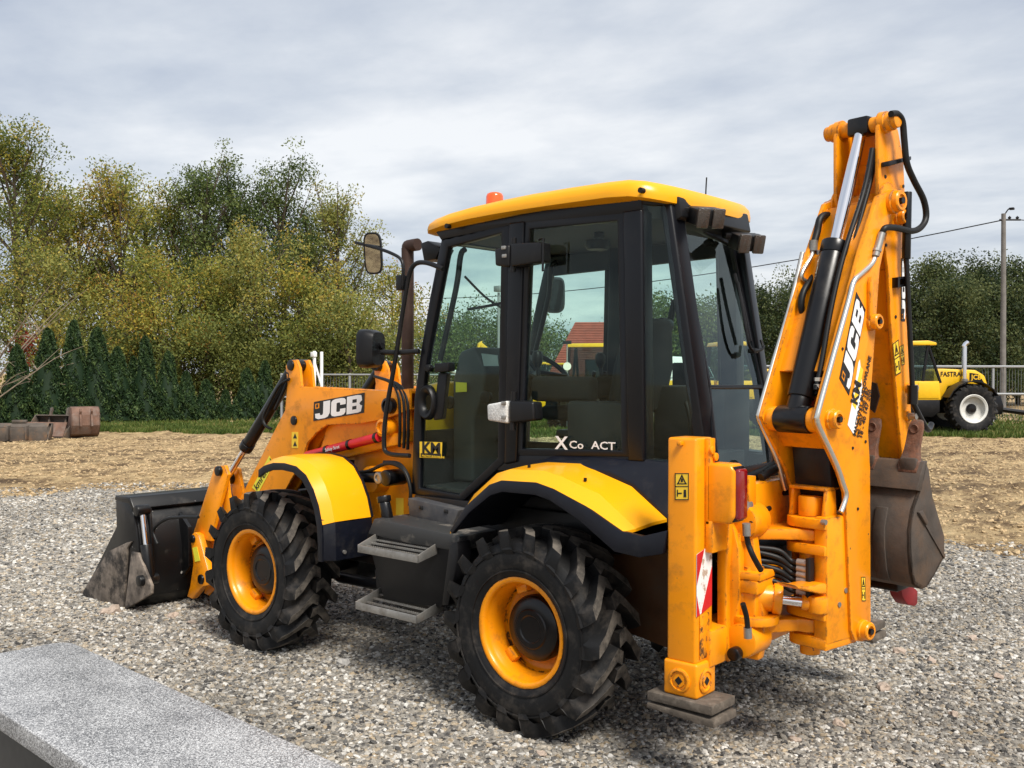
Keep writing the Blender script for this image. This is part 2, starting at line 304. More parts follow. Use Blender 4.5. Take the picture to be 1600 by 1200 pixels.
# ---- ground materials
def dirt_mat():
    mt = bpy.data.materials.new('packed_sandy_dirt'); mt.use_nodes = True; t = mt.node_tree; b = t.nodes['Principled BSDF']; b.inputs['Roughness'].default_value = 0.9; b.inputs['Specular IOR Level'].default_value = 0.2
    tcn = N(t, 'ShaderNodeTexCoord'); mpn = N(t, 'ShaderNodeMapping'); mpn.inputs['Rotation'].default_value = (0, 0, R(46)); mpn.inputs['Scale'].default_value = (1.35, 0.62, 1)
    t.links.new(tcn.outputs['Object'], mpn.inputs[0])
    def nz(s, d, r, v): n = N(t, 'ShaderNodeTexNoise'); n.inputs['Scale'].default_value = s; n.inputs['Detail'].default_value = d; n.inputs['Roughness'].default_value = r; t.links.new(v, n.inputs['Vector']); return n.outputs[0]
    a = nz(1.6, 13, 0.82, mpn.outputs[0]); c = nz(11, 8, 0.8, tcn.outputs['Object']); g = nz(0.9, 8, 0.75, mpn.outputs[0])
    r1 = N(t, 'ShaderNodeValToRGB'); t.links.new(a, r1.inputs[0]); el = r1.color_ramp.elements
    el[0].position = 0.38; el[0].color = (0.09, 0.056, 0.03, 1); el[1].position = 0.66; el[1].color = (0.58, 0.44, 0.245, 1); x = el.new(0.46); x.color = (0.25, 0.17, 0.09, 1); x = el.new(0.53); x.color = (0.45, 0.325, 0.172, 1)
    r2 = N(t, 'ShaderNodeMapRange'); t.links.new(c, r2.inputs[0]); r2.inputs[1].default_value = 0.3; r2.inputs[2].default_value = 0.7; r2.inputs[3].default_value = 0.5; r2.inputs[4].default_value = 1.4
    q = N(t, 'ShaderNodeVectorMath', operation='SCALE'); t.links.new(r1.outputs[0], q.inputs[0]); t.links.new(r2.outputs[0], q.inputs['Scale'])
    mw = N(t, 'ShaderNodeMix', data_type='RGBA'); r3 = N(t, 'ShaderNodeMapRange'); t.links.new(g, r3.inputs[0]); r3.inputs[1].default_value = 0.58; r3.inputs[2].default_value = 0.70; r3.inputs[3].default_value = 0; r3.inputs[4].default_value = 0.8
    t.links.new(r3.outputs[0], mw.inputs[0]); t.links.new(q.outputs[0], mw.inputs[6]); mw.inputs[7].default_value = (0.105, 0.07, 0.042, 1)
    da = N(t, 'ShaderNodeAttribute', attribute_name='damp'); dm = N(t, 'ShaderNodeMath', operation='MULTIPLY'); t.links.new(da.outputs['Fac'], dm.inputs[0]); r4 = N(t, 'ShaderNodeMapRange'); t.links.new(c, r4.inputs[0]); r4.inputs[1].default_value = .35; r4.inputs[2].default_value = .55; t.links.new(r4.outputs[0], dm.inputs[1])
    mz = N(t, 'ShaderNodeMix', data_type='RGBA'); t.links.new(dm.outputs[0], mz.inputs[0]); t.links.new(mw.outputs[2], mz.inputs[6]); mz.inputs[7].default_value = (0.07, 0.045, 0.028, 1)
    t.links.new(mz.outputs[2], b.inputs['Base Color'])
    bn = N(t, 'ShaderNodeBump'); bn.inputs['Strength'].default_value = 0.9; bn.inputs['Distance'].default_value = 0.05; t.links.new(nz(24, 9, 0.8, tcn.outputs['Object']), bn.inputs['Height']); t.links.new(bn.outputs[0], b.inputs['Normal'])
    return mt
DIRT = dirt_mat()
STONECOL = [(0.0, (0.040, 0.038, 0.037)), (0.14, (0.115, 0.110, 0.104)), (0.30, (0.27, 0.248, 0.212)), (0.46, (0.175, 0.165, 0.15)), (0.62, (0.37, 0.33, 0.27)), (0.74, (0.30, 0.235, 0.155)), (0.84, (0.40, 0.38, 0.345)), (1.0, (0.56, 0.54, 0.50))]
def stone_mat(name, inst):
    mt = bpy.data.materials.new(name); mt.use_nodes = True; t = mt.node_tree; b = t.nodes['Principled BSDF']; b.inputs['Roughness'].default_value = 0.82; b.inputs['Specular IOR Level'].default_value = 0.3
    cr_ = N(t, 'ShaderNodeValToRGB'); el = cr_.color_ramp.elements
    el[0].position = 0; el[0].color = (*STONECOL[0][1], 1); el[1].position = 1; el[1].color = (*STONECOL[-1][1], 1)
    for p, c_ in STONECOL[1:-1]: x = el.new(p); x.color = (*c_, 1)
    tcn = N(t, 'ShaderNodeTexCoord')
    if inst:
        oi = N(t, 'ShaderNodeObjectInfo'); t.links.new(oi.outputs['Random'], cr_.inputs[0])
        ns = N(t, 'ShaderNodeTexNoise'); ns.inputs['Scale'].default_value = 2.2; ns.inputs['Detail'].default_value = 5; t.links.new(tcn.outputs['Object'], ns.inputs['Vector'])
        mr = N(t, 'ShaderNodeMapRange'); t.links.new(ns.outputs[0], mr.inputs[0]); mr.inputs[1].default_value = 0.3; mr.inputs[2].default_value = 0.7; mr.inputs[3].default_value = 0.75; mr.inputs[4].default_value = 1.25
        q = N(t, 'ShaderNodeVectorMath', operation='SCALE'); t.links.new(cr_.outputs[0], q.inputs[0]); t.links.new(mr.outputs[0], q.inputs['Scale'])
        gp = N(t, 'ShaderNodeNewGeometry'); pn = N(t, 'ShaderNodeTexNoise'); pn.inputs['Scale'].default_value = 0.8; pn.inputs['Detail'].default_value = 5; t.links.new(gp.outputs['Position'], pn.inputs['Vector'])
        pm = N(t, 'ShaderNodeMapRange'); t.links.new(pn.outputs[0], pm.inputs[0]); pm.inputs[1].default_value = .35; pm.inputs[2].default_value = .65; pm.inputs[3].default_value = .78; pm.inputs[4].default_value = 1.25
        q2 = N(t, 'ShaderNodeVectorMath', operation='SCALE'); t.links.new(q.outputs[0], q2.inputs[0]); t.links.new(pm.outputs[0], q2.inputs['Scale']); t.links.new(q2.outputs[0], b.inputs['Base Color'])
    else:
        vo = N(t, 'ShaderNodeTexVoronoi'); vo.inputs['Scale'].default_value = 30; t.links.new(tcn.outputs['Object'], vo.inputs['Vector'])
        sp = N(t, 'ShaderNodeSeparateColor'); t.links.new(vo.outputs['Color'], sp.inputs[0]); t.links.new(sp.outputs[0], cr_.inputs[0])
        big = N(t, 'ShaderNodeTexNoise'); big.inputs['Scale'].default_value = 0.9; big.inputs['Detail'].default_value = 6; t.links.new(tcn.outputs['Object'], big.inputs['Vector'])
        mr = N(t, 'ShaderNodeMapRange'); t.links.new(big.outputs[0], mr.inputs[0]); mr.inputs[1].default_value = 0.3; mr.inputs[2].default_value = 0.7; mr.inputs[3].default_value = 0.7; mr.inputs[4].default_value = 1.1
        q = N(t, 'ShaderNodeVectorMath', operation='SCALE'); t.links.new(cr_.outputs[0], q.inputs[0]); t.links.new(mr.outputs[0], q.inputs['Scale']); t.links.new(q.outputs[0], b.inputs['Base Color'])
        bn = N(t, 'ShaderNodeBump'); bn.inputs['Strength'].default_value = 1.0; bn.inputs['Distance'].default_value = 0.02; bn.invert = True; t.links.new(vo.outputs['Distance'], bn.inputs['Height']); t.links.new(bn.outputs[0], b.inputs['Normal'])
    return mt
GRAV = stone_mat('gravel_bed', False); STONE = stone_mat('gravel_stone', True)
# ---- ground sheet to the horizon
def axis(lo, hi, st, far):
    a = list(np.arange(lo, hi+1e-6, st)); e_ = []; k = st
    x = hi
    while x < far: k *= 1.6; x += k; e_.append(x)
    f_ = []; k = st; x = lo
    while x > -far: k *= 1.6; x -= k; f_.append(x)
    return np.array(f_[::-1]+a+e_)
tag(grid_mesh('ground', axis(-22, 22, .11, 900), axis(-4, 44, .11, 1400), ground_h, DIRT, attr=damp), kind='structure')
tag(grid_mesh('gravel_bed', np.arange(-15, 15.01, .12), np.arange(-3.5, 16.01, .12), ground_h, GRAV, keep=lambda l, f: f < bnd(l), dz=.004), kind='structure')
# ---- loose gravel: stones made and scattered by geometry nodes
def gravel_layer(name, keep, density, smin, smax, seed, far=16.3, sm_=None):
    sm_ = sm_ or STONE
    o = grid_mesh(name, np.arange(-16, 16.01, .15), np.arange(0.8, far, .15), ground_h, sm_, keep=keep, dz=.004)
    ng = bpy.data.node_groups.new(name+'_nodes', 'GeometryNodeTree')
    ng.interface.new_socket('Geometry', in_out='INPUT', socket_type='NodeSocketGeometry'); ng.interface.new_socket('Geometry', in_out='OUTPUT', socket_type='NodeSocketGeometry')
    gi = N(ng, 'NodeGroupInput'); go = N(ng, 'NodeGroupOutput'); L = ng.links.new
    dp = N(ng, 'GeometryNodeDistributePointsOnFaces'); dp.inputs['Density'].default_value = density; dp.inputs['Seed'].default_value = seed; L(gi.outputs[0], dp.inputs['Mesh'])
    gt = N(ng, 'GeometryNodeGeometryToInstance')
    for k in range(6):
        ic = N(ng, 'GeometryNodeMeshIcoSphere'); ic.inputs['Radius'].default_value = 0.5; ic.inputs['Subdivisions'].default_value = 2
        nz = N(ng, 'ShaderNodeTexNoise'); nz.noise_dimensions = '4D'; nz.inputs['W'].default_value = k*7.3+seed; nz.inputs['Scale'].default_value = 1.5; nz.inputs['Detail'].default_value = 1
        sb = N(ng, 'ShaderNodeVectorMath', operation='SUBTRACT'); L(nz.outputs['Color'], sb.inputs[0]); sb.inputs[1].default_value = (.5, .5, .5)
        scn = N(ng, 'ShaderNodeVectorMath', operation='SCALE'); L(sb.outputs[0], scn.inputs[0]); scn.inputs['Scale'].default_value = 1.15
        sp = N(ng, 'GeometryNodeSetPosition'); L(ic.outputs[0], sp.inputs['Geometry']); L(scn.outputs[0], sp.inputs['Offset'])
        ss = N(ng, 'GeometryNodeSetShadeSmooth'); ss.inputs['Shade Smooth'].default_value = False; L(sp.outputs[0], ss.inputs[0])
        sm = N(ng, 'GeometryNodeSetMaterial'); sm.inputs['Material'].default_value = sm_; L(ss.outputs[0], sm.inputs[0]); L(sm.outputs[0], gt.inputs[0])
    ip = N(ng, 'GeometryNodeInstanceOnPoints'); L(dp.outputs['Points'], ip.inputs['Points']); L(gt.outputs[0], ip.inputs['Instance']); ip.inputs['Pick Instance'].default_value = True
    rr = N(ng, 'FunctionNodeRandomValue', data_type='FLOAT_VECTOR'); rr.inputs[0].default_value = (-.5, -.5, 0); rr.inputs[1].default_value = (.5, .5, 6.28); L(rr.outputs[0], ip.inputs['Rotation'])
    r1 = N(ng, 'FunctionNodeRandomValue', data_type='FLOAT'); r1.inputs[2].default_value = 0; r1.inputs[3].default_value = 1; r1.inputs['Seed'].default_value = 3
    pw = N(ng, 'ShaderNodeMath', operation='POWER'); L(r1.outputs[1], pw.inputs[0]); pw.inputs[1].default_value = 2.2
    mr = N(ng, 'ShaderNodeMapRange'); L(pw.outputs[0], mr.inputs[0]); mr.inputs[3].default_value = smin; mr.inputs[4].default_value = smax
    r2 = N(ng, 'FunctionNodeRandomValue', data_type='FLOAT_VECTOR'); r2.inputs[0].default_value = (.85, .6, .4); r2.inputs[1].default_value = (1.35, 1.0, .75); r2.inputs['Seed'].default_value = 9
    sv = N(ng, 'ShaderNodeVectorMath', operation='SCALE'); L(r2.outputs[0], sv.inputs[0]); L(mr.outputs[0], sv.inputs['Scale']); L(sv.outputs[0], ip.inputs['Scale'])
    L(ip.outputs[0], go.inputs[0])
    md = o.modifiers.new('scatter', 'NODES'); md.node_group = ng
    return tag(o, kind='stuff')
inview = lambda l, f: np.abs(l) < .53*f+.7
tag(gravel_layer('gravel', lambda l, f: (f < 8.6) & inview(l, f) & (f < bnd(l)), 2900, .010, .038, 1), 'loose grey and tan gravel around the digger', 'gravel')
tag(gravel_layer('gravel', lambda l, f: (f >= 8.6) & inview(l, f) & (f < bnd(l)-.4), 900, .018, .048, 2), 'loose pale gravel towards the far edge of the yard', 'gravel')
tag(gravel_layer('gravel', lambda l, f: (f >= 8.4) & inview(l, f) & (f >= bnd(l)-.4) & (f < bnd(l)+.9), 170, .02, .055, 3), 'thin scatter of gravel where it meets the dirt', 'gravel')
CLOD = mat('dry_clod', (.42, .305, .17), .95, var=.5, vscale=3)
tag(gravel_layer('clods', lambda l, f: (f >= 8.4) & (f < 27) & inview(l, f) & (f >= bnd(l)-.2), 55, .02, .085, 5, 27.5, CLOD), 'dry clods scattered over the sandy dirt', 'dirt clods')
# ---- leaves, trees
def leaf_mat(name, stops, trans=0.35):
    mt = bpy.data.materials.new(name); mt.use_nodes = True; t = mt.node_tree; t.nodes.clear(); o = N(t, 'ShaderNodeOutputMaterial')
    at = N(t, 'ShaderNodeAttribute', attribute_name='tone'); cr_ = N(t, 'ShaderNodeValToRGB'); t.links.new(at.outputs['Fac'], cr_.inputs[0]); el = cr_.color_ramp.elements
    el[0].position = stops[0][0]; el[0].color = (*stops[0][1], 1); el[1].position = stops[-1][0]; el[1].color = (*stops[-1][1], 1)
    for p, c_ in stops[1:-1]: x = el.new(p); x.color = (*c_, 1)
    d = N(t, 'ShaderNodeBsdfPrincipled'); d.inputs['Roughness'].default_value = 0.6; d.inputs['Specular IOR Level'].default_value = 0.25; tr = N(t, 'ShaderNodeBsdfTranslucent'); mx_ = N(t, 'ShaderNodeMixShader'); mx_.inputs[0].default_value = trans
    t.links.new(cr_.outputs[0], d.inputs['Base Color']); t.links.new(cr_.outputs[0], tr.inputs[0]); t.links.new(d.outputs[0], mx_.inputs[1]); t.links.new(tr.outputs[0], mx_.inputs[2]); t.links.new(mx_.outputs[0], o.inputs[0]); return mt
L_AUT = leaf_mat('autumn_leaves', [(0, (0.09, 0.125, 0.03)), (.35, (0.24, 0.27, 0.06)), (.62, (0.40, 0.37, 0.075)), (.85, (0.52, 0.38, 0.055)), (1, (0.38, 0.22, 0.06))], .45)
L_OLI = leaf_mat('olive_leaves', [(0, (0.09, 0.12, 0.033)), (.5, (0.24, 0.265, 0.07)), (.85, (0.37, 0.355, 0.10)), (1, (0.44, 0.34, 0.07))], .45)
L_GRN = leaf_mat('green_leaves', [(0, (0.035, 0.06, 0.018)), (.5, (0.10, 0.145, 0.042)), (1, (0.22, 0.26, 0.08))], .42)
L_DRK = leaf_mat('dark_green_leaves', [(0, (0.020, 0.036, 0.013)), (.5, (0.055, 0.080, 0.028)), (1, (0.13, 0.15, 0.055))], .38)
L_THU = leaf_mat('thuja_scales', [(0, (0.012, 0.029, 0.011)), (.6, (0.036, 0.070, 0.022)), (1, (0.085, 0.125, 0.036))], 0.2)
L_RED = leaf_mat('red_leaves', [(0, (0.10, 0.012, 0.01)), (1, (0.24, 0.04, 0.02))])
L_GRS = leaf_mat('grass_blades', [(0, (0.045, 0.075, 0.014)), (.6, (0.11, 0.16, 0.03)), (1, (0.26, 0.23, 0.08))])
BARK = mat('bark', (0.085, 0.062, 0.045), 0.9, var=0.4, vscale=12)
TWIG = mat('dry_branch', (0.24, 0.19, 0.14), 0.9, var=0.3)
def leaves(name, P, size, m, parent, tone, up=0.0, asp=0.5):
    n = len(P); a = rng.normal(size=(n, 3)); a[:, 2] += up*2; a /= np.linalg.norm(a, axis=1)[:, None]
    b = np.cross(a, rng.normal(size=(n, 3))); b /= np.linalg.norm(b, axis=1)[:, None]
    l = size*rng.uniform(.6, 1.35, n)[:, None]; a = a*l; b = b*l*asp
    co = np.stack([P-a*.5, P+b*.5, P+a*.5, P-b*.5], 1).reshape(-1, 3); q = np.arange(4*n).reshape(n, 4)
    return raw_mesh(name, co, q, m, parent, smooth=False, tone=np.clip(tone, 0, 1))
def tree(name, label, base, H, Rc, nl, m, size=.16, bare=.18, tone0=.4, tvar=.25, group=None, limbs=16, lean=(0, 0), top=1.0, clump=.62, nclu=9, cone=False):
    root = empty(name, base); tag(root, label, 'tree', group); T = MB()
    def pt(t): return Vector((lean[0]*t*H+.12*math.sin(t*5+H), lean[1]*t*H+.12*math.cos(t*4+Rc), t*H))
    r0 = H*.013+.03
    T.tube([pt(t) for t in (0, .25, .5, .75, .93)], [r0, r0*.8, r0*.6, r0*.35, r0*.18], n=7, sub=3)
    cc = []
    for i in range(limbs):
        t = bare+(0.9-bare)*(i+random.random()*.7)/limbs; a = i*2.4+random.uniform(-.5, .5)
        prof = math.sin(math.pi*min(1, max(.06, ((t-bare)/(1.02-bare))**.8*.9+.12)))**.75
        if cone: prof = .25+.85*(1-(t-bare)/(1-bare))**.8
        ln = Rc*prof*random.uniform(.75, 1.15); up = random.uniform(.5, 1.1)*ln*top
        s = pt(t); e1 = s+Vector((math.cos(a)*ln*.55, math.sin(a)*ln*.55, up*.45)); e2 = s+Vector((math.cos(a)*ln, math.sin(a)*ln, up))
        T.tube([s, e1, e2], [r0*.34, r0*.2, r0*.08], n=5, sub=3)
        for k in range(nclu):
            u = random.uniform(.30, 1.05); c = s.lerp(e2, u)+Vector((random.gauss(0, .22), random.gauss(0, .22), random.gauss(0, .25)))*Rc*.55
            cc.append((c, random.uniform(.6, 1.25)))
            if k % 2 == 0: T.tube([s.lerp(e2, u*.7), c], [r0*.09, r0*.04], n=4, smooth=False)
    for i in range(max(4, limbs//3)):
        cc.append((pt(random.uniform(.85, 1.0))+Vector((random.gauss(0, .2), random.gauss(0, .2), random.uniform(-.2, .3))), random.uniform(.45, .8)))
    T.build('trunk', BARK, root)
    c = np.array([q[0] for q in cc]); s_ = np.array([q[1] for q in cc]); wgt = s_**2; k = rng.choice(len(c), nl, p=wgt/wgt.sum())
    g = rng.normal(size=(nl, 3)); g /= np.linalg.norm(g, axis=1)[:, None]; g *= (rng.random(nl)**.45)[:, None]
    P = c[k]+g*(s_[k]*clump*1.35)[:, None]*np.array([1, 1, .85])*(Rc/2.2)**.5
    ct = rng.normal(tone0, tvar*.75, len(c))
    leaves('crown', P, size, m, root, ct[k]+rng.normal(0, tvar*.55, nl))
    return root
GT = 'trees along the far side of the yard'
for px, d, H, Rc, nl, m, t0, lab in [
    (26, 40, 12.6, 2.0, 15000, L_AUT, .26, 'tallest yellow green autumn tree at the far left edge'),
    (72, 44, 11.2, 1.4, 7500, L_AUT, .34, 'slender yellow green tree close right of the tallest tree'),
    (124, 43, 10.2, 1.6, 8500, L_AUT, .40, 'slender yellowing tree third from the left edge'),
    (188, 42, 11.0, 1.8, 10500, L_AUT, .50, 'golden leaved tree between the slender and the dark trees'),
    (228, 45, 10.6, 1.3, 6500, L_OLI, .45, 'thin spire of a tree just right of the golden one'),
    (272, 44, 10.7, 1.5, 8000, L_AUT, .42, 'thin pale autumn tree beside the dark green crown'),
    (322, 43, 11.6, 1.8, 11500, L_GRN, .50, 'left one of the two dark green crowns with the highest top'),
    (366, 44, 11.5, 1.7, 10500, L_GRN, .42, 'right one of the paired dark green crowns in the middle'),
    (396, 40, 7.4, 2.0, 9500, L_OLI, .66, 'low olive tree in front of the two dark crowns'),
    (440, 43, 11.0, 1.9, 12000, L_GRN, .46, 'dark green tree right above the front mudguard'),
    (484, 45, 9.6, 1.5, 7500, L_GRN, .60, 'narrow lighter green tree right of the mudguard tree'),
    (528, 44, 10.1, 1.8, 9500, L_OLI, .56, 'olive tree with thinning leaves left of the round mirror'),
    (612, 46, 6.4, 2.0, 8000, L_AUT, .45, 'small autumn tree behind the exhaust pipe'),
    (250, 39, 5.9, 2.0, 8000, L_AUT, .54, 'short golden tree standing over the conifer row'),
    (75, 38.5, 6.2, 1.9, 7000, L_OLI, .62, 'short olive tree behind the two leftmost conifers'),
    (480, 40, 5.6, 2.0, 7500, L_AUT, .46, 'short brownish tree right of the conifer row'),
    (160, 45, 7.4, 2.1, 7000, L_OLI, .5, 'middle-height olive tree in the gap left of the golden one'),
    (330, 41, 6.4, 2.0, 7500, L_AUT, .48, 'short yellow green tree under the paired dark crowns'),
    (545, 39, 4.6, 1.9, 6000, L_OLI, .52, 'bushy low tree behind the galvanised fence'),
    ]:
    tree('deciduous_tree', lab, GD(px, d), H*.91 if H > 8 else H, Rc, int(nl*1.45), m, size=.122, tone0=t0, tvar=.32, group=GT, bare=.10 if H > 8 else .04, limbs=28 if H > 8 else 15, top=2.3 if H > 8 else 1.0, nclu=7, clump=.52 if H > 8 else .62)
GR = 'dark trees behind the fence on the right'
for i, (px, d, ytop, Rc, nl, lab) in enumerate([
    (1190, 58, 452, 2.8, 10500, 'dark tree rising right behind the cab rear window'), (1243, 62, 432, 3.0, 11000, 'dark tree in the gap between cab and boom'),
    (1300, 60, 430, 3.2, 9000, 'dark tree mostly hidden by the boom'), (1375, 60, 425, 3.2, 9000, 'dark tree behind the dipper arm'),
    (1455, 57, 400, 2.6, 13500, 'tall dark tree right of the dipper arm'), (1520, 60, 408, 2.7, 13500, 'tall dark tree between the dipper and the utility pole'),
    (1592, 57, 403, 2.7, 12500, 'tall dark tree right of the utility pole'), (1487, 53, 436, 2.3, 11000, 'lower dark tree above the yellow tractor bonnet'), (1556, 54, 446, 2.3, 11000, 'lower dark tree behind the foot of the utility pole'), (1650, 58, 410, 3, 6000, 'dark tree cut by the right picture edge')]):
    tree('dark_tree', lab, GD(px, d), (584-ytop)/1555*d+1.77, Rc, int(nl*1.9), L_DRK, size=.165, tone0=(.35, .6, .45, .55, .65, .38, .6, .7, .5, .5)[i], tvar=.5, group=GR, bare=.04, limbs=26, clump=.62, top=.35, cone=True)
GC = 'trees far behind the cab'
for px, d, ytop, Rc, nl, lab in [(690, 66, 505, 2.8, 6000, 'round green tree seen at the front edge of the door glass'), (735, 70, 495, 3.4, 7000, 'green tree seen through the door glass left of the lamp pole'), (800, 72, 492, 3.4, 6000, 'green tree seen behind the door pillar'),
    (850, 75, 520, 3.4, 6000, 'green tree seen under the far mirror'), (905, 95, 545, 3.4, 5000, 'low green tree left of the red roofed house'), (1035, 60, 468, 2.9, 7500, 'dark green tree seen through the rear quarter glass'), (1085, 64, 480, 3.0, 6500, 'dark green tree seen behind the rear corner post'), (1130, 60, 475, 3.0, 6500, 'dark green tree seen through the rear window'), (980, 80, 515, 3.0, 4000, 'green tree behind the rear door pillar')]:
    tree('green_tree', lab, GD(px, d), (584-ytop)/1555*d+1.77, Rc, int(nl*1.6), L_GRN, size=.19, tone0=.4, tvar=.4, group=GC, bare=.05, limbs=18, clump=.8, top=.5)
for px, d, lab in ((300, 39.5, 'low olive bush behind the ninth conifer from the left'), (345, 40, 'low olive bush behind the smallest conifer'), (395, 40.5, 'low olive bush behind the right end of the conifer row'), (440, 40, 'low olive bush above the tilt ram of the loader'), (490, 41, 'low olive bush behind the white mast'), (540, 40.5, 'low olive bush behind the fence left of the big black mirror'), (585, 42, 'low olive bush behind the fence under the big black mirror'), (230, 40, 'low olive bush behind the tall narrow conifer'), (170, 39.5, 'low olive bush behind the fourth and fifth conifers')):
    tree('bush', lab, GD(px, d), 2.9, 2.3, 7000, L_OLI, size=.12, tone0=.3, group='undergrowth under the trees', bare=.02, limbs=10, nclu=7)['category'] = 'bush'
# ---- conifer hedge plants
def thuja(px, d, ytop, rad, label):
    H = (584-ytop)/1555*d+1.77; b = GD(px, d); root = empty('conifer', b); tag(root, label, 'conifer', 'conifers in a row')
    def rr(t): return rad*.84*np.clip(1-t, 0, 1)**.46*(.80+.2*np.sin(np.minimum(t*4+.8, 3.1)))
    n = 8500; t = rng.uniform(0, 1, n)**1.25; a = rng.uniform(0, 2*np.pi, n)
    lump = 1+.15*np.sin(a*3+t*9+px)+.10*np.sin(a*7-t*17+px)+.07*np.sin(a*11+t*31)
    rad_ = rr(t)*lump*(1-.22*rng.random(n)**2)
    P = np.stack([rad_*np.cos(a), rad_*np.sin(a), .05+t*(H-.05)], 1)
    leaves('crown', P, .115, L_THU, root, .45+.25*np.sin(a*5+t*23)+rng.normal(0, .22, n), up=.8, asp=.45)
    T = MB(); T.lathe((0, 0, 0), (0, 0, 1), [(0, .05), (.1, rad*.72), (H*.5, rad*.55), (H*.93, .04)], n=10); T.build('trunk', L_THU, root)
for i, (px, d, yt, rd) in enumerate([(27, 33.5, 542, .72), (75, 33.8, 516, .80), (116, 34.2, 503, .72), (152, 34.6, 514, .82), (184, 35, 545, .72), (227, 35.4, 528, .66), (209, 35.6, 560, .5), (263, 35.8, 552, .66), (291, 36.2, 583, .52), (322, 36.6, 596, .56), (352, 36.8, 612, .4), (386, 37, 578, .62), (414, 37.4, 566, .58)]):
    thuja(px, d, yt, rd, ['leftmost conifer of the row', 'second conifer from the left, behind the rusty blade', 'tallest conifer, third from the left', 'fourth conifer from the left, behind the rusty digging bucket', 'fifth conifer from the left', 'tall narrow conifer in the middle of the row', 'short conifer squeezed between two taller ones', 'eighth conifer from the left with a blunt top', 'low narrow conifer, ninth from the left', 'small conifer, tenth from the left', 'smallest thin conifer of the row', 'second conifer from the right end of the row', 'conifer at the right end of the row beside the digger arm'][i])
# ---- red shrub and leaning bare branches at the far left
sh = empty('red_shrub', GD(44, 35.2)); tag(sh, 'dark red leaved shrub between the two leftmost conifers', 'shrub')
leaves('foliage', rng.normal(size=(320, 3))*np.array([.22, .22, .32])+np.array([0, 0, 2.75]), .12, L_RED, sh, rng.random(320))
MB().tube([(0, 0, 0), (.1, .05, 1.5), (0, 0, 3)], [.04, .03, .015], n=6).build('stem', BARK, sh)
br = empty('bare_tree', GD(-55, 33)); tag(br, 'leaning bare pale branches at the left edge', 'tree'); T = MB()
for k in range(7):
    a = random.uniform(-.5, .5); L_ = random.uniform(2.0, 4.2); s = random.uniform(.7, 1.7); d0 = (FLATR*math.cos(a)+FLATF*math.sin(a))
    T.tube([Vector((0, 0, .1)), d0*L_*.35+Vector((0, 0, L_*.35*s)), d0*L_*.75+Vector((0, 0, L_*.62*s+.25)), d0*L_+Vector((0, 0, L_*.8*s+.1))], [.03, .022, .014, .006], n=5, sub=4)
    e0 = d0*L_*.6+Vector((0, 0, L_*.52*s+.2))
    for j in range(4): T.tube([e0, e0+Vector((random.uniform(-1, 1), random.uniform(-1, 1), random.uniform(-.2, 1)))*.8], [.014, .005], n=4, smooth=False)
T.build('branches', TWIG, br)
# ---- grass: verge under the trees and the lawn by the tractors
def grass(name, label, n, fn, size):
    lat, fw, dn = fn(n); z = ground_h(lat, fw); X, Y, Z = w2(lat, fw, z); P = np.stack([X, Y, Z], 1); h = size*rng.uniform(.5, 1.4, n)
    a = rng.uniform(0, 6.28, n); wv = np.stack([np.cos(a), np.sin(a), 0*a], 1)*(.012+.25*size*rng.random(n))[:, None]; tip = rng.normal(size=(n, 3))*.35*h[:, None]; tip[:, 2] = h
    co = np.stack([P-wv, P+wv, P+tip], 1).reshape(-1, 3); q = np.arange(3*n).reshape(n, 3)
    o = raw_mesh(name, co, q, L_GRS, None, smooth=False, tone=np.clip(.45+.3*np.sin(lat*2.1)*np.sin(fw*1.7)+rng.normal(0, .25, n), 0, 1)); tag(o, label, 'grass', kind='stuff')
def verge(n):
    lat = rng.uniform(-21, -7, n); f0 = 29.5+.6*np.sin(lat*.9)+.4*np.sin(lat*2.3); fw = f0+rng.exponential(2.4, n); k = (rng.random(n) < .35+.65*(lat > -14)); return lat[k].repeat(1), fw[k], None
def verge_fix(n):
    a, b, _ = verge(n*2); return a[:n], b[:n], None
grass('grass', 'green grass verge along the foot of the conifers', 26000, verge_fix, .11)
def lawn(n): lat = rng.uniform(4, 22, n); fw = 27.6+.35*np.sin(lat*1.3)+rng.exponential(3.5, n); return lat, np.minimum(fw, 42), None
grass('grass', 'green lawn under the yellow tractors', 34000, lawn, .13)
def mid(n): lat = rng.uniform(-6, 5, n); fw = rng.uniform(27.5, 42, n); return lat, fw, None
grass('grass', 'green lawn beyond the digger cab', 30000, mid, .11)
# ================================================================== the backhoe loader (rear axle at x=0, forward +X, its left side +Y)
DIG = empty('backhoe_loader'); tag(DIG, 'large orange and black backhoe loader with glazed cab parked on the gravel', 'backhoe loader')
def PY(pts, y): return [U(a, b, 'y', y) for a, b in pts]
def PX_(pts, x): return [U(a, b, 'x', x) for a, b in pts]
def plate(name, pts, y, th, m, parent=None, bevel=.004, seg=2, mb=None):    # outline on the plane y, pushed inwards by th
    mb = mb or MB(); mb.prism(PY(pts, y), (0, -th, 0)); return mb.build(name, m, parent or DIG, bevel=bevel, seg=seg) if name else mb
def boxy(name, x0, x1, y0, y1, z0, z1, m, parent=None, bevel=.006):
    return MB().box(((x0+x1)/2, (y0+y1)/2, (z0+z1)/2), (abs(x1-x0), abs(y1-y0), abs(z1-z0))).build(name, m, parent or DIG, bevel=bevel)
WB = 2.2517
